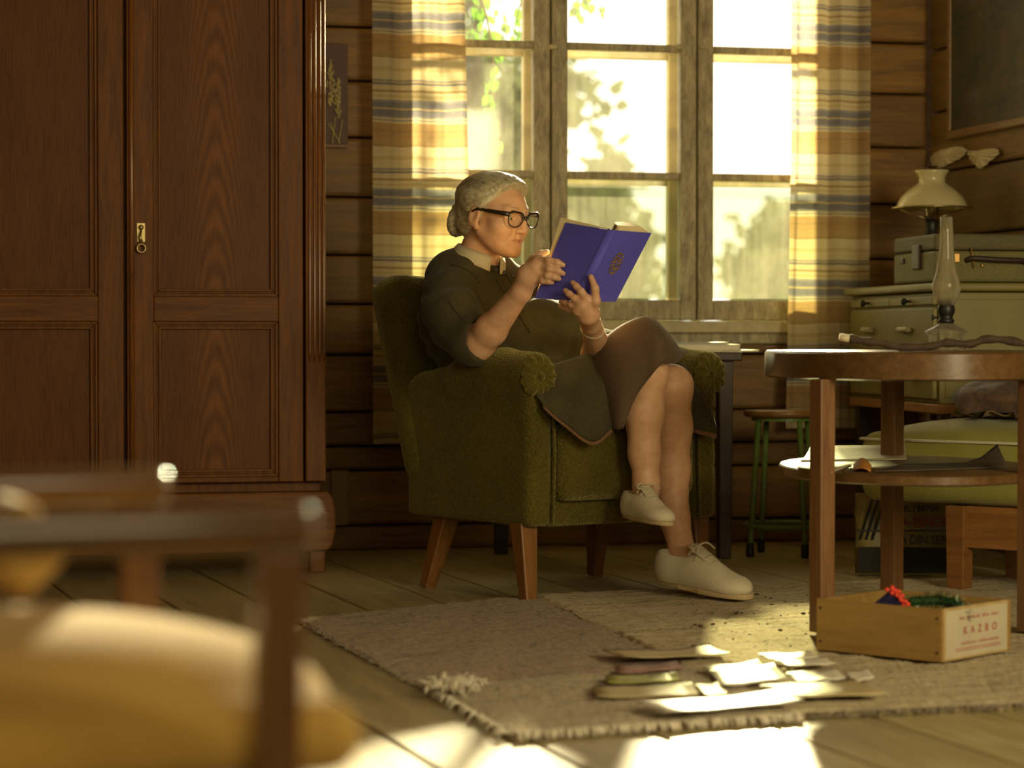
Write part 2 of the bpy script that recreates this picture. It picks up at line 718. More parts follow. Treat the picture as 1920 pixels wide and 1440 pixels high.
floor = struct('floor')
BT = math.atan(1460 / FPX)
BD = Vector((-math.sin(BT), math.cos(BT), 0))          # along the boards
BN = Vector((math.cos(BT), math.sin(BT), 0))           # across them
s0, ds = 1.350, 0.2345
for k in range(-24, 18):
    a, b = s0 + k * ds + 0.0035, s0 + (k + 1) * ds - 0.0035
    poly = [Vector(p) for p in foot]
    poly = clip_poly(poly, BN * b, BN)
    if len(poly) < 3: continue
    poly = clip_poly(poly, BN * a, -BN)
    if len(poly) < 3: continue
    top = rnd.uniform(-0.0012, 0.0)
    o = MB().prism([(p.dot(BN), p.dot(BD)) for p in poly], -0.03, 0.0, ax=(BN, BD, Z)).build('plank', M_floor, floor)
    me = o.data
    for v in me.vertices:                                   # local axes: x across, y along
        q = Vector(v.co); v.co = (q.dot(BN), q.dot(BD), q.z)
    o.rotation_euler = (0, 0, math.atan2(BN.y, BN.x))
    o.location = (0, 0, top)
    md = o.modifiers.new('bevel', 'BEVEL'); md.width = 0.003; md.segments = 1
sub = MB().prism([(p.x, p.y) for p in foot], -0.06, -0.034).build('subfloor', plain('subfloor', (0.02, 0.015, 0.01), 0.9), floor)

uA, uB, uC, uD = upx(759), upx(1033), upx(1307), upx(1581)
ZS, ZT = 0.775, 2.62                                     # window opening
seams = [0, .086, .27, .352, .467, .66, .83, .995, 1.19, 1.39, 1.58, 1.76, 1.96, 2.15, 2.35, 2.55, 2.72, ROOM_H]
wall = struct('wall_back')


def log(u0, u1, z0, z1, proud):
    h = 0.006
    o = MB().box((0, -0.16, 0), (u1 - u0, proud, z1 - z0 - h)).build('log', M_log, wall, bevel=0.012, seg=2)
    p = R(u0, 0, z0)
    o.location = p
    o.rotation_euler = (0, 0, ANG + math.pi)
    o.location = R(u1, 0, z0)
    return o


for i in range(len(seams) - 1):
    z0, z1 = seams[i], seams[i + 1]
    pr = rnd.uniform(-0.012, 0.0)
    if i == 1: pr = 0.014
    if i == 0: pr = 0.004
    if z1 <= 0.72:
        log(-ROOM_W, 0, z0, z1, pr)
    elif z0 < 0.72 < z1 or z0 < ZT:
        zz = max(z0, 0)
        log(-ROOM_W, uA - 0.03, z0, z1, pr)
        log(uD + 0.03, 0.0, z0, z1, pr)
        if z0 < ZS - 0.03 < z1:
            log(uA - 0.03, uD + 0.03, z0, ZS - 0.03, pr)
        if z1 > ZT + 0.03:
            log(uA - 0.03, uD + 0.03, ZT + 0.03, z1, pr)
    else:
        log(-ROOM_W, 0, z0, z1, pr)
back = MB()
ax3 = (U, N, Z)
for a, b, c, d in ((-ROOM_W, uA - 0.03, 0, ROOM_H), (uD + 0.03, 0.2, 0, ROOM_H), (uA - 0.03, uD + 0.03, 0, ZS - 0.04), (uA - 0.03, uD + 0.03, ZT + 0.04, ROOM_H)):
    back.box((a, -0.20, c - (0.3 if c == 0 else 0)), (b, -0.155, d + (0.1 if d == ROOM_H else 0)), ax3, CORNER)
back.build('cladding', M_log, wall)
# a short upright board at the foot of the wall by the wardrobe
MB().box((upx(618), 0.014, .086), (upx(651), 0.03, .27), ax3, CORNER).build('upright_board', wood('upright_wood', (0.16, 0.085, 0.02), (0.26, 0.14, 0.035), 0.55), wall, bevel=0.002)

wr = struct('wall_right')
zz = 0
hs = [.22, .2, .24, .21, .2, .23, .21, .22, .2, .24, .2, .22, .26]
for h in hs:
    z1 = min(zz + h, ROOM_H)
    o = MB().box((-0.12, 0, 0), (0, ROOM_D, z1 - zz - 0.006)).build('log', M_plank, wr, bevel=0.01)
    o.location = R(0, 0, zz)
    o.rotation_euler = (0, 0, math.atan2(N.y, N.x) - math.pi / 2)
    zz = z1
    if zz >= ROOM_H: break
MB().box((0.1, -0.1, 0), (0.2, ROOM_D, ROOM_H), ax3, CORNER).build('cladding', M_plank, wr)
wl = struct('wall_left')
MB().box((-ROOM_W - 0.15, -0.2, 0), (-ROOM_W, ROOM_D, ROOM_H), ax3, CORNER).build('boards', M_plank, wl)
wf = struct('wall_front')
MB().box((-ROOM_W - 0.15, ROOM_D, 0), (0.2, ROOM_D + 0.1, ROOM_H), ax3, CORNER).build('boards', M_plank, wf)
ce = struct('ceiling')
MB().box((-ROOM_W - 0.15, -0.2, ROOM_H), (0.2, ROOM_D + 0.1, ROOM_H + 0.1), ax3, CORNER).build('boards', M_ceil, ce)

# ------------------------------------------------------------------ window
win = struct('window_1')


def wbox(name, lo, hi, mat, parent, bevel=0.003):
    """box in wall axes (u, n, z) with its own origin at the low corner"""
    c = [(a + b) / 2 for a, b in zip(lo, hi)]
    h = [(b - a) / 2 for a, b in zip(lo, hi)]
    o = MB().box([-x for x in h], h).build(name, mat, parent, bevel=bevel)
    o.matrix_basis = Matrix.Translation(R(*c)) @ Matrix((U, N, Z)).transposed().to_4x4()
    return o


wbox('jamb', (uA - 0.035, -0.20, ZS - 0.03), (uA, 0.012, ZT + 0.03), M_paint, win)
wbox('jamb', (uD, -0.20, ZS - 0.03), (uD + 0.035, 0.012, ZT + 0.03), M_paint, win)
wbox('head', (uA - 0.035, -0.20, ZT), (uD + 0.035, 0.012, ZT + 0.035), M_paint, win)
wbox('sill', (uA - 0.06, -0.20, ZS - 0.045), (uD + 0.06, 0.03, ZS - 0.003), M_paint, win, 0.006)
wbox('apron', (uA - 0.05, 0.0, ZS - 0.082), (uD + 0.05, 0.014, ZS - 0.046), M_wornpaint, win, 0.004)
for u in (uB, uC):
    wbox('mullion', (u - 0.010, -0.19, ZS), (u + 0.010, -0.022, ZT), M_wornpaint, win)
pitch = (zpx(1160, 88) - zpx(1160, 329))
bars = [zpx(1160, 329), zpx(1160, 88), zpx(1160, 88) + pitch]
zb = zpx(1160, 562)
for lay, n0, n1, mfr, mgl, w in ((0, -0.045, 0.0, M_wornpaint, M_pane, 0.057), (1, -0.175, -0.140, M_paint, M_pane_clean, 0.060)):
    for ua, ub in ((uA, uB), (uB, uC), (uC, uD)):
        a, b = ua + 0.003, ub - 0.003
        sash = bpy.data.objects.new('sash' if lay == 0 else 'storm_sash', None)
        link(sash, win)
        for lo, hi, nm in (((a, n0, ZS), (a + w, n1, ZT), 'stile'), ((b - w, n0, ZS), (b, n1, ZT), 'stile'),
                           ((a + w, n0, ZS), (b - w, n1, zb if lay == 0 else zb - 0.012), 'rail'), ((a + w, n0, ZT - 0.06), (b - w, n1, ZT), 'rail')):
            wbox(nm, lo, hi, mfr, sash, 0.005)
        hb = 0.013
        zs = [zb] + [z + (0.0 if lay == 0 else -0.012) for z in bars] + [ZT - 0.06]
        for z in zs[1:-1]:
            wbox('muntin', (a + w, n0 + 0.006, z - hb), (b - w, n1 - 0.004, z + hb), mfr, sash, 0.005)
        for i in range(len(zs) - 1):
            wbox('pane', (a + w - 0.005, (n0 + n1) / 2 - 0.006, zs[i] + 0.006), (b - w + 0.005, (n0 + n1) / 2 - 0.003, zs[i + 1] - 0.006), M_pane_low if (lay == 0 and i == 0) else mgl, sash, 0)
# small painted latches on the meeting stiles
for px_ in (1036, 1271, 1316):
    c = R(upx(px_), 0.004, zpx(px_, 88))
    MB().lathe([(0.001, -0.018), (0.008, -0.012), (0.009, 0), (0.008, 0.012), (0.001, 0.018)], n=10, ax=(N, Z, U), org=c).build('latch', M_paint, win, smooth=True)

# ------------------------------------------------------------------ outside
M_grass = plain('meadow_grass', (0.20, 0.24, 0.05), 0.9, var=0.4, scale=3)
g = MB().box((-40, 8.9, -0.75), (40, 75, -0.7)).build('ground', M_grass)
g['kind'] = 'structure'


def leaf_mat(name, c, tr):
    t = NT(name)
    oi = t.n('ShaderNodeObjectInfo')
    f = t.noise(t.coord(), 3.0, 2)
    col = t.ramp(f, [(0.3, tuple(x * 0.55 for x in c)), (0.7, c)])
    t.set(Base_Color=col, Roughness=0.5)
    a = t.n('ShaderNodeBsdfTranslucent'); t.l(col, a.inputs[0])
    m = t.n('ShaderNodeMixShader'); m.inputs[0].default_value = tr
    t.l(t.b.outputs[0], m.inputs[1]); t.l(a.outputs[0], m.inputs[2]); t.l(m.outputs[0], t.out.inputs[0])
    return t.m


M_leaf = leaf_mat('backlit_leaf', (0.085, 0.22, 0.012), 0.5)
M_leaf_far = leaf_mat('tree_leaf', (0.26, 0.30, 0.08), 0.5)
M_bark = plain('bark', (0.10, 0.075, 0.045), 0.9, bump=0.6, bscale=20)


def leaf_shape(mb, c, d, up, L, wd):
    d = d.normalized(); s = d.cross(up)
    if s.length < 1e-3: s = Vector((1, 0, 0))
    s.normalize(); nn = s.cross(d)
    p = [c, c + d * L * .35 + s * wd * .5 + nn * wd * .12, c + d * L * .7 + s * wd * .38 + nn * wd * .1, c + d * L, c + d * L * .7 - s * wd * .38 + nn * wd * .1, c + d * L * .35 - s * wd * .5 + nn * wd * .12, c + d * L * .5]
    mb.add(p, [(0, 1, 6), (1, 2, 6), (2, 3, 6), (3, 4, 6), (4, 5, 6), (5, 0, 6)])


def rdir(r):
    while True:
        v = Vector((r.uniform(-1, 1), r.uniform(-1, 1), r.uniform(-1, 1)))
        if 0.05 < v.length < 1: return v.normalized()


def tree(label, x, y, h, rx, rz, n, seed, ls=0.22):
    r = random.Random(seed)
    t = thing('tree', label, 'tree', (x, y, -0.7), group='trees beyond the window')
    tk = MB().tube([(0, 0, 0), (0.08, 0, h * .3), (-0.05, 0.05, h * .6), (0, 0, h * .85)], [0.16, 0.13, 0.09, 0.03], 8)
    for k in range(7):
        a = r.uniform(0, 6.28); z = h * r.uniform(.35, .75)
        tk.tube([(0, 0, z), (math.cos(a) * rx * .4, math.sin(a) * rx * .4, z + h * .1), (math.cos(a) * rx * .8, math.sin(a) * rx * .8, z + h * .15)], [0.06, 0.04, 0.015], 6)
    tk.build('trunk', M_bark, t, smooth=True)
    fo = MB()
    cl = [(rdir(r) * r.uniform(.35, 1), r.uniform(.2, .45)) for _ in range(26)]
    for k in range(n):
        d, s = r.choice(cl)
        p = Vector((d.x * rx, d.y * rx, h * .58 + d.z * rz)) + rdir(r) * s * rx * r.uniform(.3, 1)
        leaf_shape(fo, p, rdir(r), rdir(r), ls * r.uniform(.6, 1.2), ls * .6)
    o = fo.build('foliage', M_leaf_far, t)
    o['kind'] = 'stuff'
    return t


def out(px, Y):
    return (px - 960) / FPX * Y


tree('round tree seen through the middle casement', out(1120, 26), 26, 3.9, 0.75, 1.2, 2200, 1)
tree('tall broad tree seen through the left casement', out(860, 24), 24, 6.2, 1.3, 2.2, 3200, 2)
tree('slim tree seen at the edge of the right casement', out(1475, 30), 30, 3.6, 0.8, 1.1, 1800, 3)
tree('dark leafy sapling close outside the left casement', out(915, 13.5) - .12, 13.5, 3.6, 0.42, 1.5, 3600, 6, 0.10)
tree('shadowed bush behind the left curtain edge', out(850, 12.5) - .1, 12.5, 2.6, 0.5, 1.2, 2600, 8, 0.09)
hr = random.Random(11)
hd = thing('hedge', 'low hazy hedge across the meadow beyond the window', 'hedge', (0, 33, -0.7))
hm = MB()
for k in range(5200):
    x = hr.uniform(-5, 7.5)
    top = 1.55 + 0.4 * math.sin(x * 1.3) + 0.25 * math.sin(x * 3.1 + 1)
    leaf_shape(hm, Vector((x, hr.uniform(-1, 1), hr.uniform(0, 1) ** .7 * top)), rdir(hr), rdir(hr), .22 * hr.uniform(.6, 1.2), .14)
hm.build('foliage', M_leaf_far, hd)['kind'] = 'stuff'

# leafy branches hanging close to the left casement
br = random.Random(5)
proto_leaf = MB(); leaf_shape(proto_leaf, Vector((0, 0, 0)), Vector((0, 0, -1)), Vector((0, 1, 0)), 0.052, 0.034)
me_leaf = proto_leaf.mesh('leaf'); me_leaf.materials.append(M_leaf)


def hanging(label, pts, nleaf, spread):
    P = [W(*p) for p in pts]
    b = thing('branch', label, 'branch', P[0])
    C = crom(P, 6)
    MB().tube([c - P[0] for c in C], [0.006 * (1 - i / len(C) * .8) for i in range(len(C))], 6).build('stem', M_bark, b, smooth=True)
    for k in range(nleaf):
        c = C[min(len(C) - 1, int(br.uniform(0.1, 1.0) * len(C)))]
        o = bpy.data.objects.new('leaf', me_leaf); link(o, b)
        o.location = c - P[0] + Vector((br.gauss(0, spread), br.gauss(0, spread), br.gauss(0, spread * .6)))
        o.rotation_euler = (br.uniform(-.7, .7), br.uniform(-.6, .6), br.uniform(0, 6.28))
        s = br.uniform(.7, 1.25); o.scale = (s, s, s)


hanging('leafy branch hanging lowest outside the left casement', [(880, -60, 9.25), (912, 30, 9.22), (925, 130, 9.2), (922, 215, 9.2), (918, 262, 9.2)], 34, 0.022)
hanging('dense leafy branch outside the top of the left casement', [(1010, -90, 9.4), (985, -20, 9.3), (968, 40, 9.25), (962, 92, 9.25)], 46, 0.035)
hanging('short leafy twig at the top of the middle casement', [(1150, -120, 9.3), (1120, -50, 9.3), (1098, -8, 9.3), (1092, 22, 9.3)], 40, 0.04)
hanging('shaded leafy branch at the curtain edge', [(840, -90, 9.6), (885, -40, 9.5), (895, 10, 9.4), (892, 60, 9.4)], 40, 0.045)

# ------------------------------------------------------------------ curtains
t = NT('striped_curtain')
geo = t.n('ShaderNodeNewGeometry')
sep = t.n('ShaderNodeSeparateXYZ'); t.l(geo.outputs['Position'], sep.inputs[0])
wob = t.noise(t.coord((3, 3, 3)), 2, 2)
zc = t.math('MULTIPLY_ADD', wob, 0.012, sep.outputs['Z'])
fr = t.math('FRACT', t.math('DIVIDE', t.math('SUBTRACT', 1.801 + 2.94, zc), 0.294))
CRM, CR2 = (0.66, 0.54, 0.31), (0.56, 0.42, 0.20)
BRN, ORG = (0.33, 0.19, 0.07), (0.42, 0.235, 0.075)
BLU, BL2 = (0.125, 0.135, 0.20), (0.21, 0.21, 0.25)
stripes = [(0.0, BL2), (0.015, BLU), (0.075, CR2), (0.095, BLU), (0.165, BL2), (0.185, CRM), (0.205, BL2), (0.222, CRM), (0.245, ORG), (0.32, BRN), (0.34, ORG), (0.41, (0.44, 0.27, 0.10)), (0.49, BRN), (0.51, CRM), (0.62, CR2), (0.66, CRM), (0.755, BL2), (0.775, CR2), (0.79, BLU), (0.815, CRM), (0.875, BRN), (0.895, CRM), (0.93, CR2), (0.955, CRM), (0.985, BL2)]
c = t.ramp(fr, stripes[:25], 'CONSTANT')
wv = t.noise(t.coord((20, 20, 400)), 3, 3)
wv2 = t.noise(t.coord((300, 300, 20)), 3, 2)
c = t.mix(0.22, c, t.ramp(wv, [(0.3, (0.25, 0.2, 0.1)), (0.7, (0.8, 0.7, 0.5))]))
t.set(Base_Color=c, Roughness=0.9)
t.b.inputs['Specular IOR Level'].default_value = 0.1
t.bump(t.math('ADD', wv, wv2), 0.25, 0.002)
tl = t.n('ShaderNodeBsdfTranslucent'); t.l(c, tl.inputs[0])
mx = t.n('ShaderNodeMixShader'); mx.inputs[0].default_value = 0.36
t.l(t.b.outputs[0], mx.inputs[1]); t.l(tl.outputs[0], mx.inputs[2])
tp = t.n('ShaderNodeBsdfTransparent')
m3 = t.n('ShaderNodeMixShader'); m3.inputs[0].default_value = 0.07
t.l(mx.outputs[0], m3.inputs[1]); t.l(tp.outputs[0], m3.inputs[2])
t.l(m3.outputs[0], t.out.inputs[0])
M_curtain = t.m


def curtain(label, pa, pb, n0, folds, amp, zlo, zhi, edge):
    """folds: phase list; edge(z) shifts the free edge"""
    c = thing('curtain', label, 'curtain', R(0, 0, 0))
    rows = []
    nu, nz = 90, 60
    for j in range(nz + 1):
        z = zlo + (zhi - zlo) * j / nz
        row = []
        for i in range(nu + 1):
            s = i / nu
            u = upx(pa, n0) + (upx(pb, n0) - upx(pa, n0)) * s + edge(s, z)
            d = sum(a * math.sin(2 * math.pi * (f * s + ph) + 0.5 * math.sin(z * 1.7 + ph * 9)) for f, a, ph in folds)
            row.append(R(u, n0 + amp * d, z) - CORNER)
        rows.append(row)
    MB().grid(rows).build('fabric', M_curtain, c, smooth=True)
    rod = MB().tube([R(upx(pa - 15, n0), n0, zhi - 0.01) - CORNER, R(upx(pb + 15, n0), n0, zhi - 0.01) - CORNER], 0.012, 10)
    rod.build('rod', M_dark, c, smooth=True)
    return c


curtain('striped curtain left of the window, hanging behind the armchair', 698, 874, 0.10, [(2.3, .8, .15), (4.1, .3, .4), (9.0, .08, .7)], 0.016, zpx(740, 832, .1), 2.74, lambda s, z: 0.012 * s * math.sin(z * 2))
curtain('striped curtain right of the window, behind the oil lamps', 1481, 1628, 0.10, [(3.2, .7, .2), (5.3, .3, .1), (10.5, .1, .5)], 0.016, 0.40, 2.74, lambda s, z: -0.02 * (1 - s) * max(0, 1.4 - z))


# ------------------------------------------------------------------ wardrobe
WP = W(595, 1073, 7.45); WP.z = 0
WF = (WP - CORNER).dot(N)                 # its front plane in room coordinates


def wu(px):
    return upx(px, WF)


def wz(py, px=400):
    return zpx(px, py, WF)


t = NT('walnut_veneer')
v = t.coord((1, 1, 1))
sx = t.n('ShaderNodeSeparateXYZ'); t.l(v, sx.inputs[0])
nz_ = t.noise(t.coord((6, 6, 1.2)), 2.0, 4, 0.6)
fx = t.math('MULTIPLY', sx.outputs['X'], sx.outputs['X'])
ph = t.math('MULTIPLY_ADD', fx, 3800.0, t.math('MULTIPLY', sx.outputs['Z'], 62.0))
ph = t.math('MULTIPLY_ADD', nz_, 12.0, ph)
arch = t.math('MULTIPLY_ADD', t.math('SINE', ph), 0.5, 0.5)
fine = t.noise(t.coord((60, 60, 3)), 4, 5)
near = t.math('SUBTRACT', 1.0, t.math('MINIMUM', t.math('MULTIPLY', t.math('ABSOLUTE', sx.outputs['X']), 9.0), 1.0))
ff = t.math('ADD', t.math('MULTIPLY', t.math('MULTIPLY', arch, near), 0.24), t.math('MULTIPLY_ADD', fine, 0.5, t.math('MULTIPLY', nz_, 0.3)))
c = t.ramp(ff, [(0.25, (0.066, 0.019, 0.0025)), (0.75, (0.21, 0.074, 0.010))])
t.set(Base_Color=c, Roughness=0.5)
t.b.inputs['Specular IOR Level'].default_value = 0.18
t.bump(fine, 0.05, 0.002)
M_veneer = t.m
M_walnut = wood('walnut', (0.068, 0.020, 0.003), (0.185, 0.066, 0.010), 0.5, (9, 9, 0.7), 6, 0.1, vary=0.15)
M_reed = wood('polished_walnut', (0.10, 0.030, 0.006), (0.25, 0.092, 0.018), 0.3, (9, 9, 0.7), 6, 0.05, coat=0.4, vary=0.1)
M_walnut.node_tree.nodes['Principled BSDF'].inputs['Specular IOR Level'].default_value = 0.2
M_walnut_h = wood('walnut_cross', (0.068, 0.020, 0.003), (0.180, 0.064, 0.010), 0.5, (0.7, 9, 9), 6, 0.1, vary=0.15)
M_walnut_h.node_tree.nodes['Principled BSDF'].inputs['Specular IOR Level'].default_value = 0.2

wu0, wu1 = wu(-520), wu(610)
WB, WT = wz(905), 2.15
ward = thing('wardrobe', 'tall dark walnut wardrobe with panelled doors and a fluted corner column', 'wardrobe', R((wu0 + wu1) / 2, WF, 0), rot=ANG)
WC = (wu0 + wu1) / 2
# local axes: x along the wall, y towards the wall, z up


def wbx(name, ua, ub, za, zb_, y0, y1, mat, parent=ward, bevel=0.003):
    x0, x1 = ua - WC, ub - WC
    o = MB().box((-(x1 - x0) / 2, 0, 0), ((x1 - x0) / 2, y1 - y0, zb_ - za)).build(name, mat, parent, bevel=bevel)
    o.location = ((x0 + x1) / 2, y0, za)
    return o


wbx('carcass', wu0 + 0.01, wu1 - 0.01, WB - 0.04, WT, 0.035, 0.58, M_walnut)
wbx('cornice', wu0 - 0.03, wu1 + 0.03, WT, WT + 0.07, -0.05, 0.6, M_walnut_h, bevel=0.02)
# plinth with rounded ends on block feet
pl = MB()
zp1, zp0 = WB - 0.03, wz(1035)
prof = []
for k in range(11):
    a = math.pi * k / 10 - math.pi / 2
    prof.append((wu1 - WC + 0.0 + 0.028 * math.cos(a), (zp0 + zp1) / 2 + (zp1 - zp0) / 2 * math.sin(a)))
poly = prof + [(wu0 - WC - 0.028 * math.cos(math.pi * k / 10 - math.pi / 2), (zp0 + zp1) / 2 - (zp1 - zp0) / 2 * math.sin(math.pi * k / 10 - math.pi / 2)) for k in range(11)]
pl.prism(poly, -0.03, 0.57, ax=(Vector((1, 0, 0)), Vector((0, 0, 1)), Vector((0, 1, 0))))
pl.build('plinth', M_walnut_h, ward, bevel=0.006)
for ua in (wu(581), wu0 + 0.02):
    for y0 in (0.0, 0.47):
        wbx('foot', ua, ua + wu(609) - wu(581), 0, zp0 + 0.005, y0, y0 + 0.06, M_walnut, bevel=0.004)
# fluted column
colm = bpy.data.objects.new('column', None); link(colm, ward)
u_c0, u_c1 = wu(572), wu(610)
wbx('shaft', u_c0, u_c1, WB, WT, -0.012, 0.05, M_walnut, colm, 0.004)
for q in (580, 589, 598, 606):
    x = wu(q) - WC
    MB().tube([(x, -0.012, wz(680)), (x, -0.012, wz(660)), (x, -0.012, 2.1)], [0.002, 0.0055, 0.0055], 10).build('reed', M_reed, colm, smooth=True)


def door(name, ua, ub, pa, pb, bead):
    """stile edges ua..ub, panel opening pa..pb (all pixel columns on the front)"""
    d = bpy.data.objects.new(name, None); link(d, ward)
    A, B, P0, P1 = wu(ua), wu(ub), wu(pa), wu(pb)
    z = [WB, wz(895), wz(603), wz(556), WT - 0.16, WT - 0.03]
    th = -0.006
    for a, b in ((A, P0), (P1, B)):
        wbx('stile', a, b, z[0], z[5], th, 0.03, M_walnut, d)
    for a, b in ((z[0], z[1]), (z[2], z[3]), (z[4], z[5])):
        wbx('rail', P0, P1, a, b, th, 0.03, M_walnut_h, d)
    for a, b in ((z[1], z[2]), (z[3], z[4])):
        wbx('panel', P0, P1, a, b, 0.016, 0.024, M_veneer, d, 0)
        # stepped moulding round the panel, each side mitred
        w = 0.026
        for (q0, q1, dirx) in ((P0, P1, 1),):
            mo = MB()
            x0, x1 = P0 - WC, P1 - WC
            for off, ww, yy in ((0.0, 0.009, 0.002), (0.009, 0.006, 0.009), (0.015, 0.008, 0.005)):
                for s in range(4):
                    if s == 0: c4 = [(x0 + off, a + off), (x0 + off + ww, a + off + ww), (x0 + off + ww, b - off - ww), (x0 + off, b - off)]
                    if s == 1: c4 = [(x1 - off, b - off), (x1 - off - ww, b - off - ww), (x1 - off - ww, a + off + ww), (x1 - off, a + off)]
                    if s == 2: c4 = [(x0 + off, b - off), (x0 + off + ww, b - off - ww), (x1 - off - ww, b - off - ww), (x1 - off, b - off)]
                    if s == 3: c4 = [(x1 - off, a + off), (x1 - off - ww, a + off + ww), (x0 + off + ww, a + off + ww), (x0 + off, a + off)]
                    mo.prism(c4, -yy, -0.02, ax=(Vector((1, 0, 0)), Vector((0, 0, 1)), Vector((0, -1, 0))))
            mo.build('moulding', M_walnut, d, bevel=0.0015)
    if bead:
        x = wu(bead) - WC
        MB().tube([(x, th - 0.001, WB), (x, th - 0.001, WT - 0.03)], 0.0085, 12).build('bead', M_reed, d, smooth=True)
    return d


d1 = door('door', -490, 232, -440, 184, None)
d2 = door('door', 238, 568, 288, 522, 247)
door_gap = None
# key plate with a ring pull
h = bpy.data.objects.new('handle', None); link(h, d2)
MB().box((wu(256) - WC, -0.009, wz(456)), (wu(273) - WC, -0.005, wz(419))).build('key_plate', M_brass, d2, bevel=0.002)
hx = wu(264.5) - WC
MB().sphere((hx, -0.013, wz(428)), 0.008, 12, 8).build('key_boss', M_brass, d2, smooth=True)
MB().tube([(hx, -0.013, wz(433)), (hx - 0.004, -0.02, wz(446)), (hx, -0.02, wz(455))], [0.003, 0.0045, 0.006], 8).build('pull_drop', M_brass, d2, smooth=True)
rz_ = wz(467)
MB().tube([(hx + 0.0125 * math.cos(a), -0.02, rz_ + 0.0125 * math.sin(a)) for a in [2 * math.pi * k / 20 for k in range(20)]], 0.0036, 8, closed=True).build('ring', M_brass, d2, smooth=True)
bpy.data.objects.remove(h)

# ------------------------------------------------------------------ framed dried grass on the back wall
pg = thing('pressed_grass_picture', 'narrow picture of dried grass heads hanging between wardrobe and curtain', 'picture', R(upx(628), 0.002, zpx(628, 180)), rot=ANG)
k_ = 8.25 / FPX
M_redbrown = plain('red_brown_board', (0.09, 0.032, 0.016), 0.6)
MB().box((-0.055, -0.012, -95 * k_), (0.043, -0.002, 97 * k_)).build('backing', M_redbrown, pg, bevel=0.002)
MB().box((-0.055, -0.02, -97 * k_), (0.043, -0.008, -91 * k_)).build('ledge', plain('ledge_wood', (0.18, 0.07, 0.02), 0.5), pg, bevel=0.002)
M_straw = plain('straw', (0.42, 0.33, 0.13), 0.8)
gr = random.Random(3)
for cx, zt, zb2, wdt in ((-9, 62, -20, 6.5), (5, 28, -43, 4.8)):
    e = MB()
    for q in range(60):
        f = q / 60
        zc_ = (zb2 + (zt - zb2) * f) * k_
        ww = wdt * k_ * math.sin(math.pi * min(1, 0.12 + f * .86)) ** .7
        x = cx * k_ + gr.uniform(-1, 1) * ww
        leaf_shape(e, Vector((x, -0.016 - gr.uniform(0, .006), zc_)), Vector((gr.uniform(-.5, .5), -.1, 1)), Vector((0, -1, 0)), 0.014, 0.006)
    e.tube([(cx * k_, -0.016, zb2 * k_), (cx * k_, -0.016, zt * k_)], 0.0015, 5)
    e.build('seed_head', M_straw, pg)
for a, b in (((-14, -52), (8, -88)), ((0, -40), (-7, -90)), ((13, -44), (5, -90)), ((-9, -50), (-3, -72))):
    MB().tube([(a[0] * k_, -0.015, a[1] * k_), (b[0] * k_, -0.018, b[1] * k_)], 0.0022, 6).build('stalk', M_straw, pg)

# ------------------------------------------------------------------ painting on the right wall
t = NT('dark_landscape')
v = t.coord((1, 1, 1))
f = t.noise(v, 6, 6, 0.6, 1.2)
f2 = t.noise(t.coord((1, 2, 6)), 3, 3)
c = t.ramp(t.math('MULTIPLY_ADD', f2, 0.5, t.math('MULTIPLY', f, 0.5)), [(0.38, (0.012, 0.012, 0.008)), (0.47, (0.030, 0.034, 0.010)), (0.54, (0.055, 0.028, 0.010)), (0.62, (0.06, 0.06, 0.045))])
t.set(Base_Color=c, Roughness=0.6)
M_paintg = t.m
P0 = R(0, 0, 0)
pc = onplane(1783, 262, CORNER - U * 0.012, U)
npos = (pc - CORNER).dot(N)
ptg = thing('painting', 'large dark framed landscape painting on the right-hand log wall', 'painting', R(-0.012, npos, pc.z), rot=math.atan2(N.y, N.x))
M_frame = wood('frame_wood', (0.13, 0.07, 0.02), (0.24, 0.14, 0.045), 0.4, (0.7, 9, 9), 6, 0.1)
LW, LH = 1.5, 1.1
MB().box((0.02, -0.012, 0.02), (LW, -0.004, LH)).build('canvas', M_paintg, ptg)
for lo, hi in (((0, -0.0, 0), (LW, 0.03, 0.028)), ((0, 0, LH - 0.02), (LW, 0.03, LH + 0.01)), ((0, 0, 0.028), (0.028, 0.03, LH - 0.02)), ((LW - 0.028, 0, 0.028), (LW, 0.03, LH - 0.02))):
    MB().box((lo[0], lo[1] - 0.018, lo[2]), (hi[0], hi[1] - 0.018, hi[2])).build('frame_bar', M_frame, ptg, bevel=0.005)
# pale pleated ornament below it
p_ = onplane(1812, 292, CORNER - U * 0.015, U)
orn = thing('paper_ornament', 'pale pleated paper ornament pinned below the dark painting', 'ornament', p_, rot=math.atan2(N.y, N.x))
M_paper = plain('aged_paper', (0.55, 0.47, 0.30), 0.8, var=0.12, scale=20)
for lob in ([(1745, 302), (1752, 288), (1775, 279), (1800, 275), (1814, 281), (1806, 294), (1788, 304), (1766, 314), (1752, 312)],
            [(1813, 282), (1830, 283), (1850, 280), (1869, 279), (1874, 288), (1858, 302), (1840, 316), (1826, 306), (1818, 294)]):
    O_ = [onplane(x, y, CORNER - U * 0.014, U) for x, y in lob]
    O_ = crom(O_ + [O_[0]], 3)[:-1]
    cen = sum(O_, Vector()) / len(O_)
    M3 = orn.rotation_euler.to_matrix().inverted()
    rows = []
    for w in (0.02, .35, .7, 1.0):
        rows.append([M3 @ (cen.lerp(p, w) - U * (0.012 * (1 - w * w) + (.006 * w if i % 2 else 0)) - Vector(p_)) for i, p in enumerate(O_)])
    MB().grid(rows, wrap=True).build('lobe', M_paper, orn, solid=0.0012)

# ------------------------------------------------------------------ armchair
AO = Vector((0.155, 6.985, 0))
AU = Vector((0.82, 0.572, 0)).normalized()
AV = Vector((AU.y, -AU.x, 0))                      # the way it faces
arm_rot = math.atan2(AU.y, AU.x)                   # local x = AU, local y = -AV


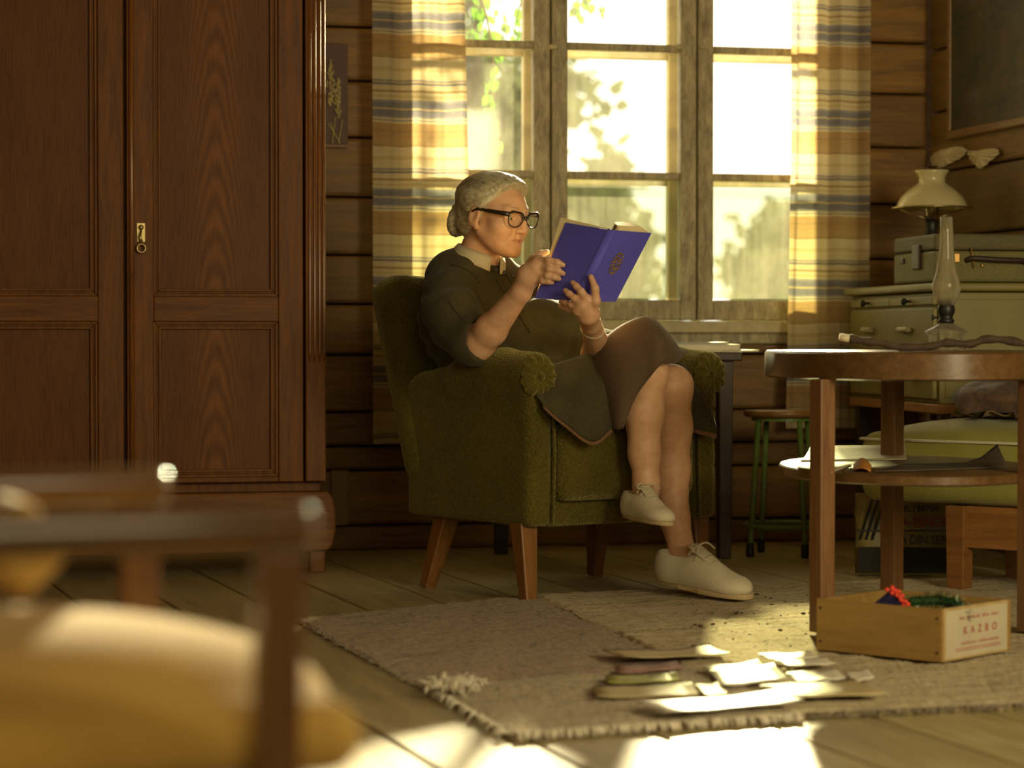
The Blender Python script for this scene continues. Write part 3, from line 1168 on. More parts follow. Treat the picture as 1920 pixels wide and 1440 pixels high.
def AL(u, v, z):
    return AO + AU * u + AV * v + Z * z


t = NT('boucle_green')
v = t.coord((1, 1, 1))
vo = t.n('ShaderNodeTexVoronoi'); vo.inputs['Scale'].default_value = 210; t.l(v, vo.inputs['Vector'])
f = t.noise(v, 150, 3, 0.7)
g_ = t.noise(v, 6, 3)
c = t.ramp(t.math('MULTIPLY_ADD', f, 0.7, t.math('MULTIPLY', g_, 0.3)), [(0.33, (0.044, 0.036, 0.006)), (0.68, (0.130, 0.100, 0.016))])
t.set(Base_Color=c, Roughness=0.95, Sheen_Weight=0.55, Sheen_Roughness=0.35)
t.b.inputs['Sheen Tint'].default_value = (0.9, 0.8, 0.35, 1)
t.b.inputs['Specular IOR Level'].default_value = 0.15
t.bump(t.math('ADD', f, vo.outputs['Distance']), 0.8, 0.004)
M_boucle = t.m
M_chairleg = wood('chair_leg_wood', (0.13, 0.052, 0.014), (0.24, 0.10, 0.026), 0.35, (9, 9, 0.8), 6, 0.1, coat=0.2)

arm = thing('armchair', 'green upholstered armchair with rolled arms the woman is sitting in', 'armchair', AO, rot=arm_rot)
EX, EY, EZ = (1, 0, 0), (0, 1, 0), (0, 0, 1)
# local coordinates: x to the sitter's left, y backwards (-AV), z up
b = SDF()
rk = math.atan2(0.20, 0.64)
Mb = np.array(Matrix.Rotation(rk * -1, 3, 'X'))
b.rbox((0, 0.385, 0.565), (0.305, 0.065, 0.325), 0.055, Mb, 0)
for s in (-1, 1):
    b.cap((s * 0.285, 0.30, 0.36), (s * 0.295, 0.455, 0.83), 0.058, 0.062, 0.05)
b.cap((-0.25, 0.455, 0.845), (0.25, 0.455, 0.845), 0.045, 0.045, 0.04)
b.build('backrest', M_boucle, arm, 0.008, 1)


def armrest(s):
    q = SDF()
    x0 = s * 0.285
    M2 = np.array(Matrix.Rotation(0.0, 3, 'X'))
    q.rbox((x0, 0.030, 0.395), (0.045, 0.310, 0.200), 0.03)
    # roll rising towards the front
    q.chain([(x0 - s * .014, 0.40, 0.535), (x0 - s * .002, 0.28, 0.568), (x0 + s * .012, 0.05, 0.608), (x0 + s * .012, -0.12, 0.622), (x0 + s * .012, -0.262, 0.618)], [0.036, 0.046, 0.055, 0.062, 0.060], 0.025)
    q.plane((0, -0.285, 0), (0, -1, 0), 0.02)
    q.plane((0, 0, 0.205), (0, 0, -1), 0.012)
    o = q.build('armrest', M_boucle, arm, 0.007, 1)
    # pleated scroll front
    c0 = Vector((x0 + s * .012, -0.283, 0.612))
    rows = []
    for j, r in enumerate((0.008, 0.02, 0.036, 0.05, 0.058)):
        row = []
        for i in range(48):
            a = 2 * math.pi * i / 48
            dep = 0.006 * math.cos(a * 12) * (j / 4) + (0.008, 0.012, 0.013, 0.008, -0.004)[j]
            row.append(c0 + Vector((r * math.cos(a), -dep, r * math.sin(a))))
        rows.append(row)
    mb = MB().grid(rows, wrap=True)
    mb.sphere(c0 + Vector((0, -0.008, 0)), 0.012, 12, 8)
    mb.build('scroll', M_boucle, o, smooth=True)
    MB().tube([(x0 - s * 0.03, -0.286, 0.21), (x0 - s * .035, -0.287, 0.40), (x0 - s * 0.03, -0.287, 0.555)], 0.005, 8).build('piping', M_boucle, o, smooth=True)
    return o


armrest(-1); armrest(1)
q = SDF()
q.rbox((0, 0.02, 0.27), (0.25, 0.27, 0.07), 0.02)
q.build('seat_base', M_boucle, arm, 0.009, 1)
q = SDF()
q.rbox((0, -0.01, 0.375), (0.237, 0.29, 0.105), 0.035)
q.ell((0, 0.0, 0.46), (0.21, 0.24, 0.03), None, 0.03)
q.build('seat_cushion', M_boucle, arm, 0.008, 1)
for u, v_, du, dv in ((-.30, .225, 0, .012), (.30, .225, 0, .012), (-.285, -.235, -.015, -.03), (.285, -.235, .015, -.03)):
    a = Vector((u - du, -(v_ - dv), 0.215)); bb = Vector((u + du, -(v_ + dv), 0.0))
    MB().frustum(a, bb, (0.028, 0.028), (0.018, 0.018)).build('leg', M_chairleg, arm, bevel=0.004)

# ------------------------------------------------------------------ the woman
t = NT('skin')
v = t.coord((1, 1, 1))
f = t.noise(v, 38, 5, 0.6)
f2 = t.noise(v, 220, 2)
c = t.ramp(f, [(0.3, (0.58, 0.31, 0.175)), (0.6, (0.67, 0.395, 0.24)), (0.8, (0.70, 0.43, 0.27))])
t.set(Base_Color=c, Roughness=0.5, Subsurface_Weight=0.12, Subsurface_Scale=0.01)
t.b.inputs['Subsurface Radius'].default_value = (1.0, 0.35, 0.2)
t.bump(t.math('MULTIPLY_ADD', f2, 0.4, f), 0.25, 0.002)
M_skin = t.m
M_lip = plain('lip', (0.50, 0.215, 0.14), 0.45, var=0.1)
M_nail = plain('nail', (0.62, 0.36, 0.25), 0.3, var=0.05)
M_eyew = plain('eye_white', (0.75, 0.68, 0.58), 0.2, var=0.03)
M_iris = plain('iris', (0.06, 0.05, 0.035), 0.15)
M_brow = plain('brow_hair', (0.33, 0.24, 0.15), 0.8)
t = NT('grey_hair')
v = t.coord((40, 260, 60))
f = t.noise(v, 1.2, 4, 0.6, 0.4)
g_ = t.noise(t.coord(), 18, 2)
c = t.ramp(t.math('MULTIPLY_ADD', f, 0.7, t.math('MULTIPLY', g_, 0.3)), [(0.3, (0.20, 0.165, 0.09)), (0.52, (0.50, 0.44, 0.29)), (0.7, (0.75, 0.69, 0.52))])
t.set(Base_Color=c, Roughness=0.5)
t.bump(f, 0.6, 0.004)
M_hair = t.m
M_dress = cloth('olive_dress', (0.052, 0.044, 0.020), 0.3, 260, 0.25, 0.12)
M_skirt = cloth('brown_skirt', (0.125, 0.078, 0.046), 0.2, 300, 0.2, 0.15, trans=0.12)
M_hem = cloth('hem_lining', (0.19, 0.095, 0.045), 0.2, 300, 0.2, 0.15, trans=0.15)
M_collar = cloth('cream_collar', (0.60, 0.53, 0.36), 0.08, 300, 0.15, 0.1, trans=0.15)
M_canvas = cloth('cream_canvas', (0.62, 0.55, 0.40), 0.12, 320, 0.3, 0.1)
M_rubber = plain('worn_rubber', (0.50, 0.37, 0.20), 0.7)

person = thing('person', 'elderly grey-haired woman in glasses and dark dress reading with crossed legs', 'person', (0, 0, 0))

HS = 1.07
yaw, pit = math.radians(38), math.radians(11)
HO = W(928, 397, 6.93)
Fd = Vector((math.cos(yaw), -math.sin(yaw), 0))
Lf = Vector((math.sin(yaw), math.cos(yaw), 0))
Rp = Matrix.Rotation(pit, 3, Lf)
Fd, Uh = Rp @ Fd, Rp @ Z
# small tilt of the head
Rt = Matrix.Rotation(math.radians(0), 3, Fd)
HM = Matrix((Fd, Lf, Uh)).transposed()
HMn = np.array(HM)
H4 = Matrix.Translation(HO) @ HM.to_4x4() @ Matrix.Scale(HS, 4)


def hp(x, y, z):
    return HO + HM @ (Vector((x, y, z)) * HS)


def hl(V):
    return ((V - np.array(HO)) @ HMn) / HS


B = SDF()
k = 0.018


def hell(S, c, r, k, op='u', M=None):
    A = HMn if M is None else HMn @ np.array(M)
    S.ell(hp(*c), [x * HS for x in r], A, k, op)


def hcap(S, a, b, ra, rb, k, op='u'):
    S.cap(hp(*a), hp(*b), ra * HS, rb * HS, k, op)


hell(B, (-.014, 0, .023), (.096, .072, .071), 0)
hell(B, (.040, 0, -.020), (.048, .058, .082), .02)
hell(B, (.033, 0, -.057), (.054, .0545, .043), .026)
hcap(B, (.0805, -.007, -.093), (.0805, .007, -.093), .0165, .0165, .022)       # chin
for s in (-1, 1):
    hell(B, (.054, s * .038, -.032), (.029, .027, .029), .018)              # cheek
    hcap(B, (.004, s * .051, -.050), (.058, s * .025, -.085), .016, .016, .026)   # jaw line
    hcap(B, (.079, s * .010, .019), (.069, s * .042, .018), .0075, .007, .012)    # brow
    hell(B, (.090, s * .031, -.003), (.015, .017, .011), .010, 's')         # eye socket
hcap(B, (.084, 0, .006), (.1025, 0, -.0335), .0072, .0100, .011)              # nose
for s in (-1, 1):
    hell(B, (.0905, s * .0120, -.0365), (.011, .0080, .0075), .007)
    hell(B, (.0960, s * .0065, -.0455), (.006, .0032, .0035), .003, 's')
    hcap(B, (.092, s * .021, -.039), (.077, s * .037, -.070), .0014, .0012, .008, 's')   # smile fold
    hcap(B, (.078, s * .023, -.0585), (.0890, 0, -.0580), .0030, .0042, .008)             # upper lip
    hcap(B, (.077, s * .021, -.0650), (.0875, 0, -.0680), .0030, .0046, .008)             # lower lip
    hcap(B, (.073, s * .030, -.0560), (.0950, 0, -.0628), .0012, .0014, .0035, 's')       # mouth line
    hell(B, (.0705, s * .031, .0035), (.0152, .0168, .0085), .005)             # upper lid
    hell(B, (.0705, s * .031, -.0130), (.0135, .0160, .0060), .005)             # lower lid
    # ear
    Me = np.array(Matrix.Rotation(math.radians(14), 3, 'Y'))
    hell(B, (-.006, s * .077, -.014), (.019, .008, .032), .006, 'u', Me)
    hell(B, (-.002, s * .086, -.010), (.011, .006, .020), .004, 's', Me)
    hell(B, (.004, s * .076, -.040), (.009, .006, .010), .006)
hcap(B, (-.022, 0, -.040), (-.034, 0, -.150), .045, .047, .026)             # neck
C_neck = W(886, 500, 7.0)
B.cap(hp(-.032, 0, -.11), C_neck + Vector((.012, 0, 0)), .047, .058, .03)
# trunk
TF = Vector((0.66, -0.75, 0)); TL_ = Vector((0.75, 0.66, 0))
TM = np.array(Matrix((TF, TL_, Z)).transposed())
cH, cB, cP = W(897, 590, 7.0), W(975, 668, 6.95), W(965, 735, 7.0)
B.ell(cH, (.095, .15, .165), TM, .05)
B.ell(cB, (.12, .14, .12), TM, .06)
B.ell(cP, (.12, .16, .10), TM, .05)
shR, elR, wrR = W(838, 552, 6.86), W(897, 648, 6.70), W(977, 548, 6.575)
shL, elL, wrL = W(972, 548, 7.12), W(1128, 676, 6.86), W(1108, 607, 6.545)
B.chain([shR, elR], [.052, .043], .02)
B.chain([elR, elR.lerp(wrR, .3), wrR], [.041, .043, .0265], .015)
B.chain([shL, elL], [.052, .043], .02)
B.chain([elL, elL.lerp(wrL, .35), wrL], [.040, .039, .0255], .015)
# legs
hipL, knL, anL = W(1010, 708, 7.0), W(1214, 658, 6.672), W(1212, 905, 6.65)
hipR, knR, anR = W(1000, 735, 6.92), W(1258, 725, 6.76), W(1282, 1045, 6.715)
B.chain([hipL, knL], [.085, .056], .02)
B.chain([knL, W(1215, 700, 6.63), W(1207, 775, 6.65), W(1208, 850, 6.655), anL, W(1210, 940, 6.65)], [.054, .0515, .0525, .041, .0335, .036], .022)
B.chain([hipR, knR], [.085, .060], .02)
B.chain([knR, W(1262, 800, 6.78), W(1258, 880, 6.79), W(1264, 970, 6.76), anR, W(1300, 1085, 6.69)], [.056, .051, .051, .040, .035, .037], .022)

# hands ------------------------------------------------------------
kf = .006
# right hand: palm, then index, middle, ring, little finger, thumb
B.chain([wrR, W(992, 516, 6.555), W(1006, 503, 6.54)], [.027, .031, .026], .012)
B.cap(W(1010, 487, 6.545), W(1004, 522, 6.548), .0145, .0135, .010)
fing = [
    [(1008, 488, 6.545, .0115), (1029, 489, 6.510, .0098), (1045, 492, 6.502, .0086), (1056, 497, 6.505, .0072)],
    [(1009, 501, 6.535, .0112), (1030, 504, 6.503, .0097), (1046, 508, 6.499, .0085), (1056, 513, 6.505, .0072)],
    [(1008, 514, 6.538, .0108), (1027, 517, 6.508, .0092), (1040, 520, 6.503, .0081), (1048, 523, 6.508, .0070)],
    [(1005, 525, 6.547, .0098), (1018, 527, 6.519, .0080), (1028, 528, 6.512, .0071), (1035, 530, 6.515, .0062)],
    [(990, 502, 6.565, .0150), (1001, 486, 6.572, .0125), (1013, 477, 6.583, .0102), (1026, 473, 6.588, .0078)],
]
# left hand
B.chain([wrL, W(1103, 588, 6.475), W(1096, 572, 6.448)], [.026, .029, .022], .012)
B.cap(W(1101, 561, 6.438), W(1082, 582, 6.455), .0130, .0130, .010)
fing += [
    [(1101, 563, 6.436, .0113), (1090, 547, 6.442, .0097), (1081, 537, 6.454, .0086), (1074, 530, 6.464, .0072)],
    [(1092, 570, 6.438, .0113), (1078, 560, 6.448, .0097), (1067, 551, 6.458, .0086), (1060, 545, 6.468, .0072)],
    [(1086, 577, 6.446, .0108), (1072, 572, 6.462, .0092), (1061, 568, 6.482, .0081), (1052, 566, 6.500, .0070)],
    [(1082, 584, 6.458, .0098), (1068, 580, 6.480, .0082), (1058, 577, 6.500, .0073), (1050, 574, 6.515, .0062)],
    [(1110, 588, 6.470, .0150), (1117, 564, 6.436, .0122), (1116, 541, 6.426, .0100), (1108, 519, 6.436, .0076)],
]
for fg in fing:
    B.chain([W(x, y, d) for x, y, d, r in fg], [r for x, y, d, r in fg], kf)


def paint_lips(o):
    me = o.data
    n = len(me.polygons)
    V = np.empty(len(me.vertices) * 3, np.float32); me.vertices.foreach_get('co', V); V = V.reshape(-1, 3)
    L = hl(V)
    li = (np.abs(L[:, 2] + .0628) < .0072 - np.abs(L[:, 1]) * .2) & (np.abs(L[:, 1]) < .027) & (L[:, 0] > .07)
    lv = np.empty(n * 4, np.int32); me.polygons.foreach_get('vertices', lv)
    fm = li[lv.reshape(-1, 4)].sum(1) >= 3
    me.polygons.foreach_set('material_index', fm.astype(np.int32))


body = B.build('body', [M_skin, M_lip], person, 0.0032, 1)
paint_lips(body)
for s in (-1, 1):
    e = MB().sphere((.0700, s * .0305, -.004), .0112, 20, 14).build('eye', M_eyew, person, smooth=True)
    e.matrix_basis = H4
    MB().sphere((.0780, s * .0300, -.0075), .0056, 14, 10, sc=(.9, 1, 1)).build('iris', M_iris, e, smooth=True)
    pts = [(.0885, s * .012, .019), (.0845, s * .027, .0235), (.0735, s * .043, .0205)]
    MB().tube(crom([Vector(p) for p in pts], 5), [.0006, .001, .0013, .0015, .0016, .0016, .0015, .0013, .001, .0008, .0005], 6, flat=.7).build('eyebrow', M_brow, person, smooth=True).matrix_basis = H4

# hair --------------------------------------------------------------
Hh = SDF()
Hh.ell((-.018, 0, .026), (.106, .0815, .078), None, 0)
Hh.ell((.026, 0, .064), (.060, .062, .036), None, .02)
Hh.ell((-.060, 0, -.030), (.055, .058, .055), None, .02)
for s in (-1, 1):
    Hh.ell((-.012, s * .070, .022), (.050, .016, .030), None, .015)
n_ = Vector((.85, 0, -.53)).normalized()
Hh.plane((.013 * n_.x, 0, .013 * n_.z), n_, .006)
for s in (-1, 1):
    Hh.ell((-.004, s * .082, -.018), (.021, .014, .030), None, .006, 's')
hr_ = np.random.RandomState(3)


def hair_disp(V, n):
    a = V[:, 2] * 1.0 + np.abs(V[:, 1]) * 0.6 - V[:, 0] * .35
    w = np.sin(a * 420 + np.sin(V[:, 0] * 60) * 1.5) * .0005 + np.sin(a * 130 + np.sin(V[:, 0] * 40 + V[:, 1] * 30)) * .0009
    return w


hair = Hh.build('hair', M_hair, person, 0.0032, 0, hair_disp)
hair.matrix_basis = H4
# loose strands combed back towards the bun
st = MB()
rr = random.Random(8)
for q in range(220):
    s = rr.choice((-1, 1))
    a = rr.uniform(0.05, 1.45)                      # from the crown round to the temple
    y0 = math.sin(a)
    pts = []
    for i in range(8):
        w = i / 7
        x = .070 - .045 * a - w * (.150 - .03 * a)
        y = s * (.078 * y0) * (1 - .35 * w * w)
        top = .026 + .0785 * math.sqrt(max(0.02, 1 - ((x + .018) / .107) ** 2 - (y / .083) ** 2))
        z = top - w * w * .012
        pts.append(Vector((x, y * 1.015, z + .0012 + rr.uniform(0, .002))))
    st.tube(pts, [.0003, .0006, .0007, .0007, .0007, .0006, .0005, .0003], 4)
st.build('strand', M_hair, hair, smooth=True)
# braided bun
bun = MB()
for ring, rad, rt, off in ((0, .030, .0165, 0), (1, .013, .015, .012)):
    for ph_ in (0, math.pi):
        pts = []
        for i in range(56):
            a = 2 * math.pi * i / 56
            wv_ = 9 * a + ph_
            r_ = rad + .005 * math.cos(wv_)
            pts.append(Vector((-.108 - off + .006 * math.sin(wv_) + .012 * math.cos(a), r_ * 1.1 * math.sin(a), -.030 + r_ * 1.35 * math.cos(a))))
        bun.tube(pts, rt * .72, 8, closed=True)
bun.sphere((-.096, 0, -.030), .036, 16, 10, sc=(.8, 1, 1.15))
bo = bun.build('bun', M_hair, hair, smooth=True)

# dress --------------------------------------------------------------
rs = np.random.RandomState(4)
fd = rs.randn(14, 3); fd /= np.linalg.norm(fd, axis=1)[:, None]
ff_ = rs.uniform(18, 75, 14); fp = rs.uniform(0, 6.28, 14)


def folds(V, n, amp=.0085):
    w = sum(np.sin(V @ (fd[i] * ff_[i]) + fp[i] + 1.3 * np.sin(V @ fd[(i + 5) % 14] * 14)) / (ff_[i] / 25) for i in range(14))
    w2 = np.sin(V @ np.array([40., 25., -95.]) + 2.2 * np.sin(V @ np.array([12., 9., 17.]))) * np.clip(.5 + .8 * np.sin(V @ np.array([9., -13., 7.])), 0, 1)
    return amp * (np.clip(w / 3.0, -1, 1) + .45 * w2)


D = SDF()
D.ell(cH, (.128, .185, .195), TM, 0)
D.ell(W(1000, 640, 6.93), (.14, .16, .12), TM, .06)
D.ell(cB, (.165, .185, .135), TM, .06)
D.ell(cP, (.16, .195, .115), TM, .05)
D.ell(W(885, 515, 7.0), (.085, .15, .055), TM, .05)
D.cap(W(860, 520, 6.92), shR, .05, .062, .04)
D.chain([shR, W(850, 600, 6.79), W(888, 641, 6.715)], [.070, .077, .068], .03)
D.chain([shL, W(1050, 610, 7.0), W(1112, 655, 6.85)], [.072, .072, .060], .03)
D.cap(W(1010, 700, 7.0), W(1150, 672, 6.80), .10, .080, .03)
D.cap(W(990, 735, 6.88), W(1120, 722, 6.76), .095, .075, .03)
# sleeve openings
dR = (wrR - elR).normalized()
D.cap(W(899, 650, 6.70) + dR * .034 , wrR, .058, .05, .006, 's')
dL = (wrL - elL).normalized()
D.cap(elL + dL * .105, wrL, .054, .05, .006, 's')
# neck opening
D.cap(W(897, 487, 6.98), W(907, 455, 6.96), .066, .07, .01, 's')
M_ = folds
dress = D.build('dress', M_dress, person, 0.005, 1, folds)

# bodice seams laid on the cloth; last line draws a sleeve crease's shade dark
from mathutils.bvhtree import BVHTree
dbv = BVHTree.FromPolygons([v.co.copy() for v in dress.data.vertices], [tuple(p.vertices) for p in dress.data.polygons])
M_seam_crease = plain('seam_crease_dark', (.018, .015, .008), .9)
for line in ([(846, 497), (868, 503), (888, 515), (899, 530)], [(930, 524), (937, 536), (946, 550)], [(968, 582), (980, 602), (994, 624)],
             [(942, 505), (958, 530), (972, 560)], [(842, 566), (852, 582), (868, 600)]):
    pts = []
    for p in crom([Vector((x, y, 0)) for x, y in line], 5):
        d = ray(p.x, p.y)
        hit = dbv.ray_cast(Vector((0, 0, CAMZ)), d.normalized())
        if hit[0] is not None: pts.append(hit[0] - d.normalized() * .0005)
    if len(pts) > 2:
        MB().tube(pts, .0017, 6).build('seam_crease', M_seam_crease, dress, smooth=True)


def cloth_patch(name, rows, mat, n=7, thick=.003, parent=dress, rip=0.0):
    P = [[W(*p) for p in r] for r in rows]
    G = patch(P, n)
    if rip:
        for i, r in enumerate(G):
            for j, p in enumerate(r):
                p += Vector((0, -rip * math.sin(j * .9 + i * .23), rip * .3 * math.sin(i * .8)))
    return MB().grid(G).build(name, mat, parent, smooth=True, solid=thick), G


sk, G = cloth_patch('skirt', [
    [(1122, 735, 6.70), (1117, 690, 6.685), (1117, 655, 6.70), (1132, 634, 6.80), (1160, 628, 6.95), (1175, 640, 7.05)],
    [(1140, 790, 6.64), (1139, 725, 6.615), (1143, 655, 6.62), (1166, 610, 6.68), (1198, 606, 6.85), (1208, 625, 6.95)],
    [(1152, 803, 6.60), (1160, 735, 6.570), (1180, 655, 6.575), (1210, 597, 6.62), (1236, 610, 6.76), (1250, 640, 6.86)],
    [(1160, 805, 6.585), (1176, 745, 6.560), (1205, 675, 6.550), (1238, 632, 6.545), (1262, 640, 6.66), (1276, 655, 6.80)],
    [(1166, 803, 6.58), (1188, 748, 6.565), (1214, 710, 6.550), (1241, 681, 6.54), (1270, 676, 6.62), (1286, 658, 6.74)],
], M_skirt)
hemp = [r for r in G[-1]]
MB().tube(hemp, .0035, 6).build('hem', M_skirt, sk, smooth=True)
dp, G = cloth_patch('dress_panel', [
    [(992, 690, 6.78), (1045, 680, 6.74), (1095, 665, 6.72), (1135, 652, 6.72)],
    [(1000, 712, 6.62), (1050, 712, 6.64), (1100, 705, 6.66), (1138, 690, 6.66)],
    [(1004, 738, 6.57), (1050, 748, 6.575), (1100, 755, 6.59), (1142, 745, 6.62)],
    [(1018, 758, 6.553), (1058, 792, 6.56), (1110, 827, 6.58), (1147, 803, 6.605)],
], M_dress, rip=.004)
hemp = [r.copy() for r in G[-1]]
rows = [[p + Vector((0, -.003, -.001)) for p in hemp], [p + Vector((0, -.002, -.011)) for p in hemp]]
MB().grid(rows).build('hem', M_hem, dp, smooth=True, solid=.003)
fl, G = cloth_patch('dress_flap', [
    [(1225, 700, 6.86), (1270, 680, 6.86), (1290, 692, 6.87), (1305, 725, 6.89)],
    [(1240, 745, 6.84), (1280, 745, 6.83), (1308, 752, 6.845), (1328, 765, 6.865)],
    [(1265, 790, 6.83), (1290, 790, 6.815), (1318, 792, 6.83), (1341, 792, 6.85)],
    [(1275, 806, 6.83), (1298, 806, 6.815), (1320, 812, 6.82), (1343, 817, 6.835)],
], M_dress, rip=.003)
hemp = [r.copy() for r in G[-1]]
MB().grid([[p + Vector((0, -.003, .006)) for p in hemp], [p + Vector((0, -.005, -.006)) for p in hemp]]).build('hem', M_hem, fl, smooth=True, solid=.004)

# collar: a folded band round the neck, open at the front
Cc = W(898, 485, 6.965)
Ca = Vector((.30, -.10, .95)).normalized()
Cf = (TF - Ca * TF.dot(Ca)).normalized(); Cl = Ca.cross(Cf)
rows = []
for h_, r_ in ((.010, .061), (.019, .064), (.022, .067), (.012, .072), (-.002, .077), (-.014, .082)):
    row = []
    for i in range(45):
        a = math.radians(14 + (360 - 28) * i / 44)
        dd = -h_ if h_ > 0 else 0
        pointy = .007 * max(0, math.cos(a)) ** 6 if h_ < 0 else 0
        row.append(Cc + Cf * (r_ * 1.08 * math.cos(a)) + Cl * (r_ * math.sin(a)) + Ca * (h_ - pointy))
    rows.append(row)
MB().grid(rows).build('collar', M_collar, dress, smooth=True, solid=.003)
# placket with buttons
pk = [Cc + Cf * .083 + Ca * -.015, Cc + Cf * .112 + Ca * -.04, W(965, 520, 6.86), W(985, 560, 6.80)]
pl_ = MB().tube(crom(pk, 5), .014, 8, flat=.35, up=Cl)
bm_ = M_dress
for q in range(3):
    p = pk[0].lerp(pk[2], .12 + q * .42) + Vector((-.003, -.02, .004))
    MB().lathe([(.0, 0), (.006, .0005), (.0065, .002), (.005, .0035), (.003, .0025), (0, .0025)], org=p, n=14, ax=(Vector((1, 0, 0)), Z, Vector((0.3, -1, .2)).normalized()), cap=False).build('button', M_dark, dress, smooth=True)

# thin cord bracelet on the left wrist
wm = wrL.lerp(elL, .10)
dL2 = (elL - wrL).normalized(); bx_ = dL2.cross(Z).normalized(); by_ = dL2.cross(bx_)
pts = [wm + bx_ * (.030 * math.cos(a)) + by_ * (.029 * math.sin(a)) + dL2 * (.02 * max(0, math.cos(a - 0.2))) for a in [2 * math.pi * i / 28 for i in range(28)]]
bc = MB().tube(pts, .0016, 6, closed=True)
bc.build('bracelet', M_collar, person, smooth=True)


# shoes --------------------------------------------------------------
def shoe(heel, toe, up, sc):
    heel, toe = Vector(heel), Vector(toe)
    X = (toe - heel).normalized()
    Zs = (up - X * up.dot(X)).normalized(); Y = Zs.cross(X)
    S = SDF()
    S.ell((.030, 0, .036), (.041, .031, .050), None, 0)
    S.ell((.10, 0, .030), (.080, .036, .046), None, .03)
    S.ell((.185, 0, .018), (.062, .038, .026), None, .030)
    S.ell((.052, 0, .092), (.056, .026, .036), None, .012, 's')
    S.plane((0, 0, .004), (0, 0, -1), .006)
    M4 = Matrix.Translation(heel) @ Matrix((X, Y, Zs)).transposed().to_4x4() @ Matrix.Scale(sc, 4)
    s = S.build('shoe', M_canvas, person, 0.004, 1)
    s.matrix_basis = M4
    out_ = []
    for i in range(40):
        a = 2 * math.pi * i / 40
        x = .118 + .131 * math.cos(a)
        w = (.029 + .010 * math.sin(max(0, min(1, (x - .05) / .15)) * math.pi * .5) - .004 * (1 if .08 < x < .12 else 0))
        y = w * math.copysign(abs(math.sin(a)) ** .75, math.sin(a))
        out_.append((x, y))
    MB().prism(out_, -.003, .008).build('sole', M_rubber, s, bevel=.003)
    MB().grid(patch([[Vector((.088, y, .078 + .012)) for y in (-.016, 0, .016)], [Vector((.105, y, .085 - abs(y) * .2)) for y in (-.018, 0, .018)], [Vector((.135, y, .072 - abs(y) * .3)) for y in (-.018, 0, .018)], [Vector((.165, y, .055 - abs(y) * .3)) for y in (-.015, 0, .015)]], 4)).build('tongue', M_canvas, s, smooth=True, solid=.003)
    cap_ = []
    for i in range(13):
        a = math.radians(-75 + 150 * i / 12)
        cap_.append(Vector((.205 - .012 * math.cos(a) ** 2 + .006, .034 * math.sin(a), .016 + .0245 * math.cos(a))))
    MB().tube(cap_, .0016, 6).build('toe_seam', M_rubber, s, smooth=True)
    for q in range(4):
        for sy in (-1, 1):
            MB().sphere((.098 + q * .017, sy * .0225, .072 - q * .0085), .0026, 8, 6).build('eyelet', M_rubber, s, smooth=True)
    for q in range(4):
        x = .098 + q * .017
        zt = .084 - q * .0085
        MB().tube(crom([Vector((x, -.024, zt - .014)), Vector((x + .006, -.010, zt + .002)), Vector((x + .004, .010, zt + .002)), Vector((x, .024, zt - .014))], 4), .0024, 6, flat=1.3).build('lace', M_collar, s, smooth=True)
    MB().tube(crom([Vector((.100, -.004, .088)), Vector((.108, -.022, .096)), Vector((.120, -.034, .085)), Vector((.118, -.020, .082)), Vector((.102, 0, .088)), Vector((.110, .020, .094)), Vector((.124, .030, .082))], 4), .0022, 6).build('lace', M_collar, s, smooth=True)
    return s


h1, t1 = Vector((.412, 6.735, .046)), onz(1408, 1122, .024)
shoe(h1, t1, Vector((-.05, -.06, 1)), (t1 - h1).length / .25)
h2, t2 = W(1176, 968, 6.69), W(1256, 985, 6.45)
shoe(h2, t2, Vector((.10, -.10, 1)), 1.03)

# ------------------------------------------------------------------ eyeglasses
M_frameg = plain('tortoise_frame', (0.022, 0.016, 0.010), 0.25)
M_lens = glass('lens_glass', (0.97, 0.98, 0.97), 0.9)
gl = thing('eyeglasses', 'dark-rimmed cat-eye eyeglasses the reading woman wears', 'eyeglasses', HO)
gl.matrix_basis = H4
gf = MB()
for s in (-1, 1):
    pts = []
    for i in range(32):
        a = 2 * math.pi * i / 32
        y = .0275 * math.copysign(abs(math.cos(a)) ** .75, math.cos(a))
        z = .0195 * math.copysign(abs(math.sin(a)) ** .8, math.sin(a))
        z += .005 * max(0, y / .0275) * (1 if z > 0 else 0)
        y = y * (1 - .22 * max(0, -z / .021)) + .004 * max(0, -z / .021)
        yy = s * (.035 + y)
        pts.append(Vector((.1035 - abs(.035 + y) ** 2 * 1.6, yy, -.006 + z)))
    gf.tube(pts, [.0030 if math.sin(2 * math.pi * i / 32) > .15 else .0017 for i in range(32)], 6, closed=True)
    rows = [[pts[0] * (1 - w) + (sum(pts, Vector()) / 32) * w for w in (1,)]]
    cen = sum(pts, Vector()) / 32
    MB().add(pts + [cen], [(i, (i + 1) % 32, 32) for i in range(32)]).build('lens', M_lens, gl, smooth=True)
    MB().tube(crom([Vector((.0965, s * .0610, .007)), Vector((.085, s * .0715, .007)), Vector((.040, s * .0765, .006)), Vector((.006, s * .0805, .005)), Vector((-.012, s * .082, -.004))], 4), [.0070] * 5 + [.0062] * 4 + [.0046] * 4 + [.0032] * 4, 6, flat=.5, up=Vector((0, 1, 0))).build('temple', M_frameg, gl, smooth=True)
gf.tube(crom([Vector((.1022, -.0105, -.001)), Vector((.107, 0, .003)), Vector((.1022, .0105, -.001))], 4), .0028, 6)
gf.build('frame', M_frameg, gl, smooth=True)

